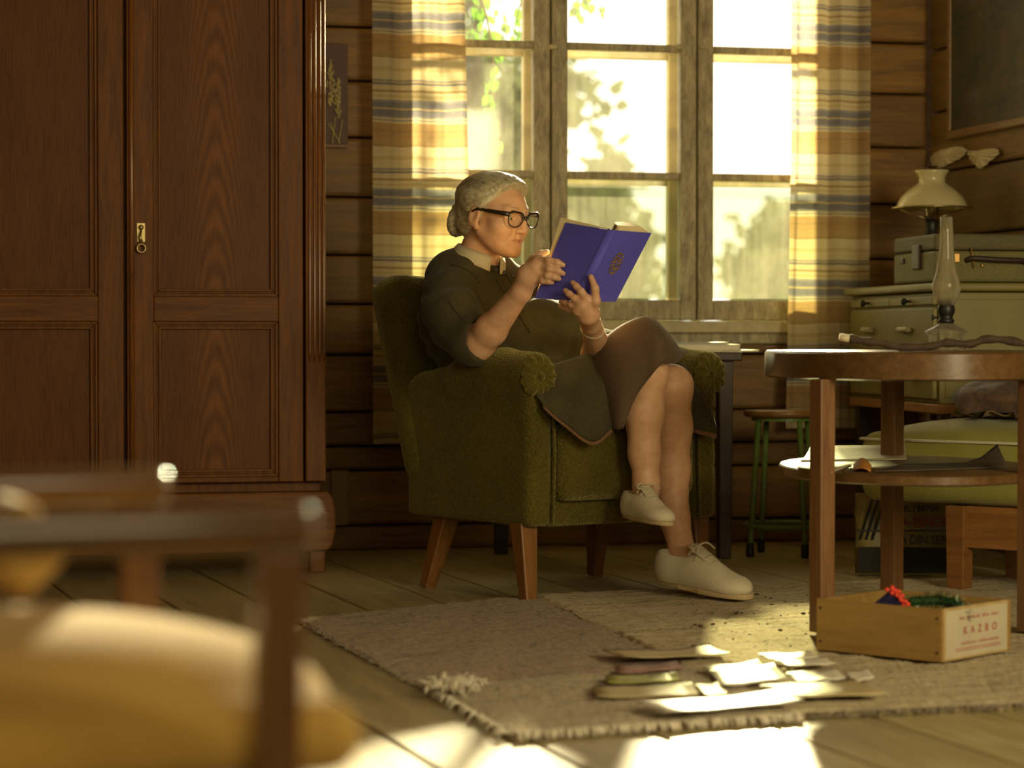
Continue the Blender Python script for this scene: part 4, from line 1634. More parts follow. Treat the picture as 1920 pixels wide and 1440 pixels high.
# ------------------------------------------------------------------ book
M_bookc = cloth('blue_bookcloth', (0.105, 0.098, 0.560), 0.12, 500, 0.2, 0.05, rough=0.6)
M_page = plain('book_page', (0.80, 0.66, 0.36), 0.8, var=0.05)
M_gold = NT('gold_stamp')
v = M_gold.coord()
f = M_gold.noise(v, 260, 2)
M_gold.set(Base_Color=M_gold.ramp(f, [(0.42, (0.14, 0.08, 0.03)), (0.6, (0.52, 0.33, 0.08))]), Roughness=0.45, Metallic=0.4)
M_gold = M_gold.m
sT, sB = W(1147, 431, 6.450), W(1083, 565, 6.462)
lT, lB = W(1060, 417, 6.560), W(1002, 559, 6.565)
rT, rB = W(1222, 437, 6.555), W(1155, 566, 6.560)
book = thing('book', 'open blue clothbound book with a gold emblem in the woman\'s hands', 'book', sB)


def board(name, a, b, c, d, mat, th, parent, inward, bev=.0012):
    """flat board with corners a b c d thickened towards 'inward'"""
    n = (b - a).cross(d - a).normalized()
    if n.dot(inward) < 0: n = -n
    P = [p - sB for p in (a, b, c, d)]
    m = MB().add(P + [p + n * th for p in P], [(0, 1, 2, 3), (7, 6, 5, 4), (0, 4, 5, 1), (1, 5, 6, 2), (2, 6, 7, 3), (3, 7, 4, 0)])
    o = m.build(name, mat, parent, bevel=bev)
    bm2 = bmesh.new(); bm2.from_mesh(o.data); bmesh.ops.recalc_face_normals(bm2, faces=bm2.faces); bm2.to_mesh(o.data); bm2.free()
    return n


inn = Vector((-.2, 1, .1))
wS = .011
sd_ = (rT - lT).normalized()
sTl, sTr, sBl, sBr = sT - sd_ * wS, sT + sd_ * wS, sB - sd_ * wS, sB + sd_ * wS
nl = board('cover', lT, sTl, sBl, lB, M_bookc, .003, book, inn)
nr = board('cover', sTr, rT, rB, sBr, M_bookc, .003, book, inn)
# rounded spine
rows = []
for i in range(9):
    a = math.pi * i / 8
    off = sd_ * (-wS * math.cos(a)) * 1.15 + Vector((.12, -1, 0)).normalized() * (.007 * math.sin(a)) + Vector((0, .003, 0))
    rows.append([sT + off - sB, sB + off - sB])
MB().grid(rows).build('spine', M_bookc, book, smooth=True, solid=.002)


def pageblock(name, e0, s0_, s1, e1, n, th, fan):
    """pages from fore edge e0/e1 to the spine s0/s1, th thick at the fore edge"""
    rows = []
    ins = .003
    top = (s0_ - s1).normalized()
    e0, s0_, s1, e1 = e0 - top * .004, s0_ - top * .004, s1 + top * .004, e1 + top * .004
    for i in range(13):
        w = i / 12
        a = e0.lerp(s0_, w * .97 + .025); b2 = e1.lerp(s1, w * .97 + .025)
        hgt = th * (1 - .12 * w) + fan * math.sin(math.pi * min(1, w * 1.05)) ** 1.0
        if w > .9: hgt *= (1 - (w - .9) * 6)
        rows.append((a + n * ins - sB, b2 + n * ins - sB, a + n * (ins + hgt) - sB, b2 + n * (ins + hgt) - sB))
    m = MB()
    bot = [[r[0], r[1]] for r in rows]; topg = [[r[2], r[3]] for r in rows]
    m.grid(bot); m.grid(topg)
    m.grid([[r[0], r[2]] for r in rows]); m.grid([[r[1], r[3]] for r in rows])
    m.add([rows[0][0], rows[0][1], rows[0][3], rows[0][2]], [(0, 1, 2, 3)])
    return m.build(name, M_page, book)


pageblock('page_block', W(1049, 404, 6.575), W(1141, 425, 6.470), W(1085, 560, 6.480), W(1001, 554, 6.580), nl, .020, .008)
pageblock('page_block', rT, sTr, sBr, rB, nr, .007, .020)
upb = (sTr - sBr).normalized()
for q in range(3):
    pageblock('page', rT.lerp(sTr, .06 + .12 * q) + upb * (.006 + .006 * q), sTr + upb * (.010 + .004 * q), sBr, rB.lerp(sBr, .06 + .12 * q), nr, .009 + .006 * q, .016)
# emblem: oval wreath of stamped leaves round a small figure
ec = W(1155, 494, 6.50)
ux = (rT - sTr).normalized(); uy = (sTr - sBr).normalized()
nn_ = -nr
ecp = ec + nn_ * ((sTr - ec).dot(nn_) + .0006)
em = MB()
for ring, R1, R2, cnt, L in ((0, .0165, .0260, 18, .010), (1, .0085, .0145, 12, .0095)):
    for i in range(cnt):
        a = 2 * math.pi * i / cnt
        p = ecp - sB + ux * (R1 * math.cos(a)) + uy * (R2 * math.sin(a))
        dr = (ux * (-math.sin(a)) + uy * math.cos(a)) * .9 + (ux * math.cos(a) + uy * math.sin(a)) * .4
        leaf_shape(em, p, dr, nn_, L, .0065)
for i in range(6):
    leaf_shape(em, ecp - sB + uy * (.010 - i * .0045), (uy * .6 + ux * (1 if i % 2 else -1)), nn_, .009, .006)
em.build('emblem', M_gold, book)

# ------------------------------------------------------------------ side table with magazines behind the armchair
M_darkwood = wood('dark_stained_wood', (0.020, 0.010, 0.005), (0.048, 0.023, 0.010), 0.4, (9, 0.8, 9), 5, 0.1)
sp = W(1140, 655, 8.12)
ZT_ = W(1140, 659, 8.12).z
sx0, sx1 = W(925, 655, 8.05).x, W(1362, 655, 8.15).x
stb = thing('side_table', 'dark low side table against the wall behind the armchair', 'table', (0.5 * (sx0 + sx1), 8.02, 0), rot=ANG)
hw = 0.5 * (sx1 - sx0)
MB().box((-hw, -.19, ZT_ - .03), (hw, .19, ZT_)).build('tabletop', M_darkwood, stb, bevel=.005)
for a in (-1, 1):
    for b_ in (-1, 1):
        MB().frustum((a * (hw - .05), b_ * .15, ZT_ - .03), (a * (hw - .05), b_ * .15, 0), (.024, .024), (.020, .020)).build('leg', M_darkwood, stb, bevel=.003)
MB().box((-hw + .05, -.14, ZT_ - .09), (hw - .05, .14, ZT_ - .031)).build('apron', M_darkwood, stb, bevel=.003)
M_mag = plain('magazine_paper', (0.72, 0.66, 0.48), 0.6, var=.1)
M_mag2 = plain('grey_magazine', (0.42, 0.42, 0.40), 0.45, var=.1)
bs = stb.matrix_basis.copy() if False else None
zz = ZT_
for i, (dx, w, hgt, rz2, mt, lb) in enumerate((
        (.02, .18, .006, .06, M_mag, 'wide pale magazine at the bottom of the stack on the side table'),
        (-.01, .155, .018, -.05, M_mag, 'thick cream book in the middle of the stack on the side table'),
        (-.045, .145, .007, .03, M_mag2, 'grey-edged magazine on top of the stack on the side table'))):
    p = W(1290, 655, 8.05)
    mg = thing('magazine', lb, 'magazine', (p.x + dx, 8.04, zz), rot=ANG + rz2, group='reading stack on the side table')
    MB().box((-w, -.11, .0012), (w, .11, hgt - .0012)).build('pages', mt, mg, bevel=.001)
    MB().box((-w - .003, -.113, 0), (w + .003, .113, .0012)).build('cover', mt, mg)
    MB().box((-w - .003, -.113, hgt - .0012), (w + .003, .113, hgt)).build('cover', mt, mg)
    zz += hgt

# ------------------------------------------------------------------ green stool
M_green = plain('green_enamel', (0.13, 0.20, 0.045), 0.4, var=.25)
M_seatw = wood('stool_seat_wood', (0.16, 0.075, 0.02), (0.28, 0.14, 0.04), 0.35, (0.8, 9, 9), 5, 0.1)
sc_ = W(1468, 775, 8.05); SZ = W(1468, 769, 8.05).z
stool = thing('stool', 'round wooden stool on green metal legs with a ring footrest', 'stool', (sc_.x, 8.05, 0))
MB().lathe([(.12, -.022), (.128, -.016), (.13, -.006), (.124, 0)], n=36, org=Vector((0, 0, SZ))).build('seat', M_seatw, stool, smooth=True)
MB().lathe([(.098, -.034), (.104, -.034), (.104, -.022), (.098, -.022)], n=32, org=Vector((0, 0, SZ))).build('seat_ring', M_green, stool)
for q in range(4):
    a = math.radians(28 + q * 90)
    d = Vector((math.cos(a), math.sin(a), 0))
    MB().tube([d * .095 + Z * (SZ - .022), d * .125 + Z * .05, d * .128], [.0095, .0095, .0095], 10).build('leg', M_green, stool, smooth=True)
    MB().lathe([(.012, 0), (.013, .01), (.012, .045)], n=12, org=d * .128).build('rubber_foot', M_dark, stool, smooth=True)
zr = W(1468, 985, 8.05).z
MB().tube([Vector((.122 * math.cos(a), .122 * math.sin(a), zr)) for a in [2 * math.pi * i / 36 for i in range(36)]], .009, 8, closed=True).build('footrest_ring', M_green, stool, smooth=True)

# ------------------------------------------------------------------ dresser with suitcase and opal lamp
M_dresser = plain('dresser_paint', (0.205, 0.168, 0.040), 0.5, var=.12, scale=6, bump=.15, bscale=30)
DX0, DY0, DY1 = 1.290, 7.45, 8.45
dTop = W(1757, 530, DY0).z
dr = thing('dresser', 'pale green painted dresser along the right wall under the suitcase', 'dresser', (DX0, DY0, 0), rot=math.radians(7.6))
# local x towards the right wall, y away from the camera
DL, DW_ = 1.0, 0.36
zB = W(1800, 777, DY0).z
MB().box((.012, .012, zB + .03), (DW_, DL - .01, dTop - .028)).build('carcass', M_dresser, dr, bevel=.004)
MB().box((-.016, -.018, dTop - .026), (DW_ + .01, DL + .012, dTop)).build('top', M_dresser, dr, bevel=.009, seg=3)
M_rail = wood('bare_rail_wood', (0.22, 0.10, 0.025), (0.36, 0.17, 0.05), 0.45, (9, .7, 9), 5, .1)
MB().box((.002, .0, zB), (DW_, DL, zB + .03)).build('base_rail', M_rail, dr, bevel=.004)
zl = [dTop - .036, W(1757, 574, DY0).z, W(1757, 660, DY0).z, zB + .04]
for i in range(3):
    z1, z0 = zl[i] - .004, zl[i + 1] + .004
    nd = 2 if i == 0 else 1
    for j in range(nd):
        y0 = .03 + j * (DL - .06) / nd; y1 = .03 + (j + 1) * (DL - .06) / nd - .006
        dw = MB().box((-.004, y0, z0), (.012, y1, z1)).build('drawer', M_dresser, dr, bevel=.004)
        yc = (y0 + y1) / 2
        if i == 0:
            MB().lathe([(.004, 0), (.004, .012), (.011, .018), (.012, .024), (.006, .03)], n=14, org=Vector((-.004, yc, (z0 + z1) / 2)), ax=(Vector((0, 1, 0)), Z, Vector((-1, 0, 0)))).build('knob', M_dark, dw, smooth=True)
        else:
            for yc in ((.30, .72) if i == 1 else (.2, .8)):
                MB().box((-.024, yc - .055, z0 + (z1 - z0) * .42), (-.004, yc + .055, z0 + (z1 - z0) * .42 + .018)).build('pull', plain('drawer_pull', (0.35, 0.30, 0.16), .4), dw, bevel=.006)
MB().box((.03, .008, zB + .05), (DW_ - .03, .013, dTop - .05)).build('end_panel', M_dresser, dr, bevel=.002)
for x in (.03, DW_ - .05):
    for y in (.03, DL - .05):
        MB().frustum((x + .01, y, zB), (x + .01, y, 0), (.024, .024), (.017, .017)).build('leg', M_darkwood, dr, bevel=.003)

M_case = cloth('case_fibre', (0.165, 0.145, 0.052), .2, 120, .2, .0, rough=.6)
M_case2 = cloth('case_lid_fibre', (0.125, 0.105, 0.050), .2, 120, .2, .0, rough=.6)
M_leath = plain('dark_leather', (0.035, 0.018, 0.010), .5)
M_lug = plain('brass_latch', (0.62, 0.36, 0.11), .35, .7)
sz0 = dTop
szt = W(1755, 437, 7.52).z
scx, scy = 1.298, 7.54
scs = thing('suitcase', 'old olive suitcase with leather tab and brass catches on the dresser', 'suitcase', (scx, scy, sz0), rot=math.radians(8.5))
SH = szt - sz0
SLx, SLy = .37, .42
q = MB().box((0, 0, .004), (SLx, SLy, SH * .66)).build('body', M_case, scs, bevel=.010, seg=3)
MB().box((.0, .0, SH * .67), (SLx, SLy, SH)).build('lid', M_case2, scs, bevel=.010, seg=3)
MB().box((-.010, .13, SH * .30), (.001, .20, SH * .80)).build('strap_tab', M_leath, scs, bevel=.004)
MB().box((-.006, .30, SH * .45), (.001, .335, SH * .56)).build('corner_patch', M_leath, scs, bevel=.002)
MB().tube(crom([Vector((.10, -.004, SH * .46)), Vector((.12, -.018, SH * .50)), Vector((.2, -.022, SH * .47)), Vector((.27, -.018, SH * .46)), Vector((.29, -.004, SH * .42))], 5), .009, 8).build('handle', M_leath, scs, smooth=True)
MB().box((.060, -.008, SH * .42), (.078, .001, SH * .60)).build('catch', M_lug, scs, bevel=.002)
MB().tube([(.112, -.012, SH * .72), (.118, -.014, SH * .5), (.122, -.012, SH * .30)], .0022, 6).build('hasp_wire', M_lug, scs, smooth=True)
MB().sphere((.150, -.006, SH * .36), .0055, 12, 8).build('rivet', M_lug, scs, smooth=True)

M_opal = plain('opal_glass', (0.55, 0.47, 0.25), .2, var=.04)
M_opal.node_tree.nodes['Principled BSDF'].inputs['Transmission Weight'].default_value = 0.0
LY = 8.18
lx = W(1747, 390, LY).x
k2 = LY / FPX
zrim = W(1747, 390, LY).z
lamp2 = thing('table_lamp', 'oil lamp with a white opal glass shade behind the suitcase', 'lamp', (lx, LY, dTop))
zo = zrim - dTop
pr = [(66, 0), (65, 6), (58, 20), (46, 32), (32, 42), (25, 47), (24.5, 56), (28, 64), (33, 70)]
MB().lathe([(r * k2, h * k2) for r, h in pr] + [((r - 2.2) * k2, h * k2) for r, h in pr[::-1]], org=Vector((0, 0, zo)), n=48, cap=False).build('shade', M_opal, lamp2, smooth=True)
MB().lathe([(r * k2, h * k2) for r, h in ((12, -14), (14, 0), (12, 30), (11, 79))] + [(r * k2, h * k2) for r, h in ((10, 79), (11, 30), (13, 0), (11, -14))], org=Vector((0, 0, zo)), n=20, cap=False).build('chimney', glass('lamp_glass', (.95, .92, .8), .8), lamp2, smooth=True)
MB().lathe([(.070, 0), (.073, .01), (.04, .03), (.016, .05), (.014, zo * .35), (.045, zo * .42), (.055, zo * .52), (.042, zo * .62), (.018, zo * .70), (.022, zo * .78), (.022, zo * .86)], n=28).build('stand', M_dark, lamp2, smooth=True)
for q in range(3):
    a = q * 2.09 + .4
    MB().tube([(.028 * math.cos(a), .028 * math.sin(a), zo * .88), (.07 * math.cos(a), .07 * math.sin(a), zo * .93), (.128 * math.cos(a), .128 * math.sin(a), zo + .004)], .003, 6).build('shade_arm', M_brass, lamp2, smooth=True)
MB().tube([Vector((.13 * math.cos(a), .13 * math.sin(a), zo)) for a in [2 * math.pi * i / 40 for i in range(40)]], .003, 6, closed=True).build('shade_ring', M_brass, lamp2, smooth=True)

# ------------------------------------------------------------------ round table with shelf
M_table = wood('table_wood', (0.085, 0.042, 0.014), (0.17, 0.088, 0.032), 0.32, (9, .8, 9), 5, .12, coat=.3, vary=.1)
M_tleg = wood('table_leg_wood', (0.125, 0.055, 0.020), (0.22, 0.105, 0.04), 0.42, (9, 9, .8), 5, .12, coat=.15, vary=.1)
TC = Vector((W(1702, 660, 6.20).x, 6.22, 0))
TT = 0.722 - .044
TT = W(1700, 657, 6.2).z
RX, RY = 263 / FPX * 6.2, .60
tab = thing('round_table', 'dark wooden table with thick oval top, three square legs and a lower shelf', 'table', TC)
th_ = 55 / FPX * 5.64
MB().lathe([(RX - .006, -th_), (RX, -th_ + .004), (RX, -.006), (RX - .005, 0)], n=72, sy=RY / RX, org=Vector((0, 0, TT))).build('tabletop', M_table, tab, auto=40)
zsh = W(1700, 872, 6.2).z
RSX, RSY = 236 / FPX * 6.2, .50
MB().lathe([(RSX - .004, -.026), (RSX, -.022), (RSX, -.004), (RSX - .004, 0)], n=72, sy=RSY / RSX, org=Vector((0, 0, zsh))).build('shelf', M_table, tab, auto=40)
for (x1, y1, d1, rz2) in ((1541, 1198, None, .5), (1672, 1132, None, .75), (1931, 1197, None, .6)):
    p = onz(x1, y1, 0.0) - TC
    dd = Vector((p.x, p.y, 0)).normalized()
    xa = Vector((math.cos(rz2), math.sin(rz2), 0))
    top = p + Z * (TT - th_ + .002)
    MB().frustum(p + Z * .016, top, (.021, .024), (.021, .024), xa=xa).build('leg', M_tleg, tab, bevel=.003)

# oil lamp on the table
LP = W(1774, 644, 6.12); LP.z = TT
k3 = 6.12 / FPX
ol = thing('oil_lamp', 'clear glass oil lamp with tall chimney standing on the table', 'lamp', LP)
M_clear = NT('clear_glass')
M_clear.set(Base_Color=(1, .98, .92), Roughness=.02, Transmission_Weight=1.0, IOR=1.45)
M_clear = M_clear.m
M_chim = glass('chimney_glass', (.97, .95, .86), .75, dirt=.62, scale=.4)


def px(pr):
    return [(r * k3, h * k3) for r, h in pr]


MB().lathe(px([(36, 0), (39, 2), (38, 6), (33, 10), (33, 25), (34, 28), (40, 32), (40, 36), (34, 40), (20, 47), (12, 52), (12, 54)]), n=40).build('font', M_chim, ol, smooth=True)
MB().lathe(px([(13, 51), (15, 54), (15, 58), (12, 60), (13, 66), (16, 72), (16, 80), (13, 88), (10, 94), (8, 97), (3, 98)]), n=24).build('burner', M_dark, ol, smooth=True)
MB().tube([(-14 * k3, 0, 62 * k3), (-21 * k3, -.004, 62 * k3), (-24 * k3, -.004, 62 * k3)], [.003, .003, .003], 8).lathe([(.0, 0), (.008, .001), (.008, .005), (0, .006)], n=14, org=Vector((-24 * k3, -.004, 62 * k3)), ax=(Vector((0, 1, 0)), Z, Vector((-1, 0, 0))), cap=False).build('wick_knob', M_dark, ol, smooth=True)
chp = [(14, 84), (18, 92), (24, 103), (27, 116), (25, 130), (20, 146), (16, 165), (13, 195), (12, 225), (11.5, 250)]
MB().lathe(px(chp) + [((r - 1.6) * k3, h * k3) for r, h in chp[::-1]], n=40, cap=False).build('chimney', M_chim, ol, smooth=True)

# gnarled stick
stk = thing('stick', 'dark crooked branch with a pale cut end lying on the table', 'stick', (0, 0, 0))
M_stick = plain('stick_bark', (0.055, 0.030, 0.014), .8, var=.4, scale=40, bump=.6, bscale=60)
D_ = 5.86
sp_ = [W(1592, 635, D_), W(1625, 640, D_), (W(1660, 645, D_)), W(1690, 651, D_), W(1740, 650, D_), W(1775, 643, D_), W(1820, 645, D_), W(1850, 636, D_), W(1900, 640, D_), W(1945, 652, D_)]
cs = crom(sp_, 5)
rg = random.Random(2)
for p in cs:
    p.z = max(p.z, TT + .0075)
MB().tube(cs, [.0095 + .0018 * math.sin(i * 1.3) + rg.uniform(-.0008, .0008) for i in range(len(cs))], 10).build('bark', M_stick, stk, smooth=True)
MB().tube([W(1574, 632, D_), W(1594, 635.3, D_)], [.0085, .0096], 10).build('cut_end', plain('cut_wood', (0.60, 0.52, 0.34), .7), stk, smooth=True)

# papers on the shelf
M_print = plain('print_paper', (0.60, 0.52, 0.33), .6, var=.15, scale=10)
M_dkpaper = plain('dark_paper', (0.10, 0.075, 0.045), .7, var=.3)


def sheet(name, label, cat, pts, mat, z, curl=0.0, group=None, thick=.0015, n=6, lift=None):
    """a sheet from four floor-plane corners (pixel), resting at height z"""
    P = [onz(px_, py_, z) for px_, py_ in pts]
    o = P[0].copy()
    t_ = thing(name, label, cat, o, group=group)
    rows = []
    for i in range(n + 1):
        row = []
        for j in range(n + 1):
            a, b_ = i / n, j / n
            p = P[0].lerp(P[1], b_).lerp(P[3].lerp(P[2], b_), a) - o
            h_ = curl * ((2 * b_ - 1) ** 2 * .6 + .4 * (2 * a - 1) ** 2)
            if lift is not None:
                h_ += lift(a, b_)
            p.z += .0012 + h_
            row.append(p)
        rows.append(row)
    MB().grid(rows).build('paper', mat, t_, smooth=True, solid=thick)
    return t_


zs1 = zsh
sheet('print', 'pale print curled upright at the back of the table shelf', 'paper', [(1500, 866), (1700, 862), (1698, 850), (1520, 852)], M_print, zs1 + .001, 0, 'papers on the table shelf', lift=lambda a, b_: .022 * a * a)
sheet('clipping', 'cream clipping lying at the left rim of the table shelf', 'paper', [(1490, 878), (1560, 888), (1600, 872), (1530, 866)], M_print, zs1 + .001, .002, 'papers on the table shelf')
sheet('folder', 'dark folder with a corner standing up on the table shelf', 'folder', [(1640, 886), (1890, 878), (1870, 868), (1690, 872)], M_dkpaper, zs1 + .001, .001, 'papers on the table shelf', lift=lambda a, b_: .045 * max(0, b_ - .62) ** 2 * a / .14 if True else 0)
sheet('orange_leaf', 'small curled orange paper on the table shelf', 'paper', [(1600, 883), (1632, 885), (1634, 874), (1600, 872)], plain('orange_paper', (0.62, 0.24, 0.04), .6), zs1 + .002, 0, lift=lambda a, b_: .018 * math.sin(math.pi * b_) * (0.4 + .6 * a))

# ------------------------------------------------------------------ daybed with throw and bundle
M_day = cloth('daybed_green', (0.30, 0.275, 0.068), .12, 240, .25, .25)
M_pipe = cloth('white_piping', (0.62, 0.58, 0.42), .05, 300, .1, .1)
M_dayw = wood('daybed_wood', (0.17, 0.068, 0.018), (0.30, 0.13, 0.035), .4, (.8, 9, 9), 5, .1, coat=.15)
c0 = W(1640, 800, 7.05); c1 = W(1925, 826, 6.74)
dv = Vector((c1.x - c0.x, c1.y - c0.y, 0)).normalized(); dn = Vector((-dv.y, dv.x, 0))
day = thing('daybed', 'olive green cushioned daybed with white piping on a wooden frame', 'daybed', (c0.x, c0.y, 0), rot=math.atan2(dv.y, dv.x))
zt_ = .485; zbm = .245
q = SDF()
Lx, Ly = .72, .42
q.rbox((Lx / 2 - .06, Ly / 2, (zt_ - .04 + zbm) / 2), (Lx / 2, Ly / 2, (zt_ - .04 - zbm) / 2), .045)
q.ell((Lx / 2 - .06, Ly / 2, zt_ - .06), (Lx / 2 - .01, Ly / 2 - .01, .062), None, .03)
mt = q.build('mattress', M_day, day, .01, 2)
zp = zt_ - .062
MB().tube(crom([Vector((.10, .0, zp)), Vector((.35, -.004, zp)), Vector((.62, -.003, zp))], 6), .0045, 6).build('piping', M_pipe, mt, smooth=True)
MB().tube(crom([Vector((.10, .0, zp)), Vector((-.02, .0, zp)), Vector((-.048, .014, zp)), Vector((-.0605, .05, zp)), Vector((-.061, .36, zp))], 6), .0045, 6).build('piping', M_pipe, mt, smooth=True)
lx0 = .235
MB().box((lx0, .02, .125), (.64, .05, .243)).build('frame_rail', M_dayw, day, bevel=.004)
MB().box((lx0, .36, .125), (.64, .39, .243)).build('frame_rail', M_dayw, day, bevel=.004)
for (x, y) in ((lx0, .0), (.6, .0), (lx0, .34), (.6, .34)):
    MB().frustum((x + .025, y + .03, .243), (x + .025, y + .03, 0), (.03, .03), (.026, .026)).build('leg', M_dayw, day, bevel=.003)
# ruffled throw
M_throw = cloth('brown_throw', (0.21, 0.135, 0.06), .25, 200, .3, .2)
thr = thing('throw', 'brown ruffled throw laid along the daybed edge', 'throw', (c0.x, c0.y, 0), rot=math.atan2(dv.y, dv.x))
rows = []
for i in range(14):
    row = []
    for j in range(70):
        x = .20 + j * .0062
        ruff = (1 - i / 13)
        y = .10 + i * .018 - .028 * ruff * math.sin(j * .36 + .6) - .05 * ruff * (j / 70)
        z = zt_ - .005 + .010 + .016 * ruff * math.sin(j * .36) ** 2 + .002 * math.sin(i * 1.7 + j * .3) + .004 * (1 - ((j - 35) / 40) ** 2)
        row.append(Vector((x, y, z)))
    rows.append(row)
MB().grid(rows).build('fabric', M_throw, thr, smooth=True, solid=.003)
# rolled blanket bundle
M_bund = cloth('plaid_bundle', (0.085, 0.070, 0.058), .35, 60, .3, .3, c2=(0.16, 0.085, 0.05))
bc_ = W(1882, 762, 6.98)
bun2 = thing('blanket', 'dark grey and red plaid blanket heaped on the daybed', 'blanket', (bc_.x, bc_.y, 0))
q = SDF()
q.ell((0.02, 0.0, .545), (.17, .15, .055), None, 0)
q.ell((.10, 0.02, .585), (.14, .13, .07), None, .03)
q.cap((-.10, -.06, .52), (.16, -.09, .60), .035, .04, .02)
q.cap((.0, -.10, .52), (.2, -.10, .56), .03, .04, .02)
q.plane((0, 0, .502), (0, 0, -1), .004)
q.build('fabric', M_bund, bun2, .007, 1, lambda V, n: folds(V, n, .008))

# ------------------------------------------------------------------ printed bag under the daybed
M_bag = plain('bag_plastic', (0.28, 0.22, 0.075), .45, var=.2, scale=20)
M_bagd = plain('bag_dark', (0.022, 0.017, 0.010), .8, var=.3)
M_bagt = plain('bag_print_dark', (0.035, 0.033, 0.028), .5)
M_bagr = plain('bag_print_red', (0.24, 0.030, 0.015), .5)
bagp = W(1606, 1074, 7.36); bagp.z = 0
pr_ = W(1800, 1076, 7.33); pr_.z = 0
bdir = Vector((pr_.x - bagp.x, pr_.y - bagp.y, 0)); bl = bdir.length; bdir.normalize()
bag = thing('shopping_bag', 'printed shopping bag standing under the daybed', 'bag', bagp, rot=math.atan2(bdir.y, bdir.x))
kb = 7.45 / FPX
bh = 150 * kb
fr = []
for j in range(9):
    z = bh * j / 8
    fr.append([Vector((bl * i / 10 + (.004 * math.sin(j * 1.9 + i)), .006 * math.sin(i * 1.3 + j * .9), z)) for i in range(11)])
MB().grid(fr).build('front', M_bag, bag, smooth=True, solid=.002)
MB().grid([[p + Vector((0, .09, 0)) for p in r] for r in fr]).build('rear', M_bag, bag, smooth=True, solid=.002)
for x in (0, 1):
    rows = [[Vector((x * bl, .0, bh * j / 6)), Vector((x * bl + (.02 if x == 0 else -.02) * 1, .045, bh * j / 6)), Vector((x * bl, .09, bh * j / 6))] for j in range(7)]
    MB().grid(rows).build('gusset', M_bag, bag, smooth=True, solid=.002)
MB().box((0, 0, 0), (bl, .09, .003)).build('bottom', M_bagd, bag)
MB().box((.004, -.014, .012), (bl - .004, -.009, bh * .36)).build('dark_band', M_bagd, bag)
MB().box((.004, -.014, bh * .555), (bl - .004, -.010, bh * .575)).build('stripe', M_bagt, bag)


def text(s, name, size, mat, parent, loc, ax=(Vector((1, 0, 0)), Vector((0, 0, 1))), xs=1.0, align='LEFT', ext=.0006):
    cu = bpy.data.curves.new(name, 'FONT')
    cu.body = s
    cu.size = size
    cu.extrude = ext
    cu.offset = size * .012
    cu.align_x = align
    cu.materials.append(mat)
    o = bpy.data.objects.new(name, cu)
    link(o, parent)
    X, Y = ax
    o.matrix_basis = Matrix.Translation(loc) @ Matrix((X, Y, X.cross(Y))).transposed().to_4x4() @ Matrix.Diagonal((xs, 1, 1, 1))
    dg = bpy.context.evaluated_depsgraph_get()
    me = bpy.data.meshes.new_from_object(o.evaluated_get(dg))
    mw = o.matrix_basis.copy()
    bpy.data.objects.remove(o)
    bpy.data.curves.remove(cu)
    me.name = name
    if not me.materials: me.materials.append(mat)
    o = bpy.data.objects.new(name, me)
    link(o, parent)
    o.matrix_basis = mw
    return o


text('OLYMPIA', 'lettering', .030, M_bagt, bag, Vector((.122, -.012, bh * .80)), xs=.98, ext=.001)
text('MA-SENOR', 'lettering', .041, M_bagr, bag, Vector((.100, -.012, bh * .62)), xs=.88, ext=.001)
text('ILIA DIN SEN', 'lettering', .040, M_bagt, bag, Vector((.095, -.012, bh * .40)), xs=.78, ext=.001)
for q in range(3):
    MB().tube([(.01 + q * .018, -.010, bh * .45), (.045 + q * .018, -.012, bh * .95)], .004, 5).build('leaf_print', M_bagt, bag)

# ------------------------------------------------------------------ rugs
def rug_mat(name, cols, rot, sc):
    t = NT(name)
    v = t.coord((1, 1, 1), 'Object')
    sp2 = t.n('ShaderNodeSeparateXYZ'); t.l(v, sp2.inputs[0])
    rows_ = t.noise(t.coord((0.9, sc, 1)), 3, 5, .7)
    strand = t.noise(t.coord((16, 62, 30)), 2, 4, .75)
    c = t.ramp(t.math('MULTIPLY_ADD', t.math('ADD', t.math('MULTIPLY', strand, .6), t.math('MULTIPLY', rows_, .6)), 2.0, -.68), cols)
    t.set(Base_Color=c, Roughness=.95, Sheen_Weight=.1)
    t.b.inputs['Specular IOR Level'].default_value = .1
    t.bump(strand, .9, .006)
    return t.m


M_rug1 = rug_mat('rag_rug_mauve', [(.30, (.15, .105, .075)), (.45, (.33, .235, .15)), (.55, (.42, .31, .20)), (.66, (.24, .155, .125)), (.78, (.50, .40, .27))], 0, 22)
M_rug2 = rug_mat('rag_rug_sand', [(.30, (.26, .19, .10)), (.5, (.47, .37, .21)), (.75, (.60, .50, .32))], 0, 14)
M_rug3 = rug_mat('rag_rug_grey', [(.30, (.18, .145, .10)), (.45, (.40, .32, .21)), (.56, (.50, .41, .27)), (.66, (.30, .21, .145)), (.78, (.58, .50, .37))], 0, 20)
rr2 = random.Random(21)


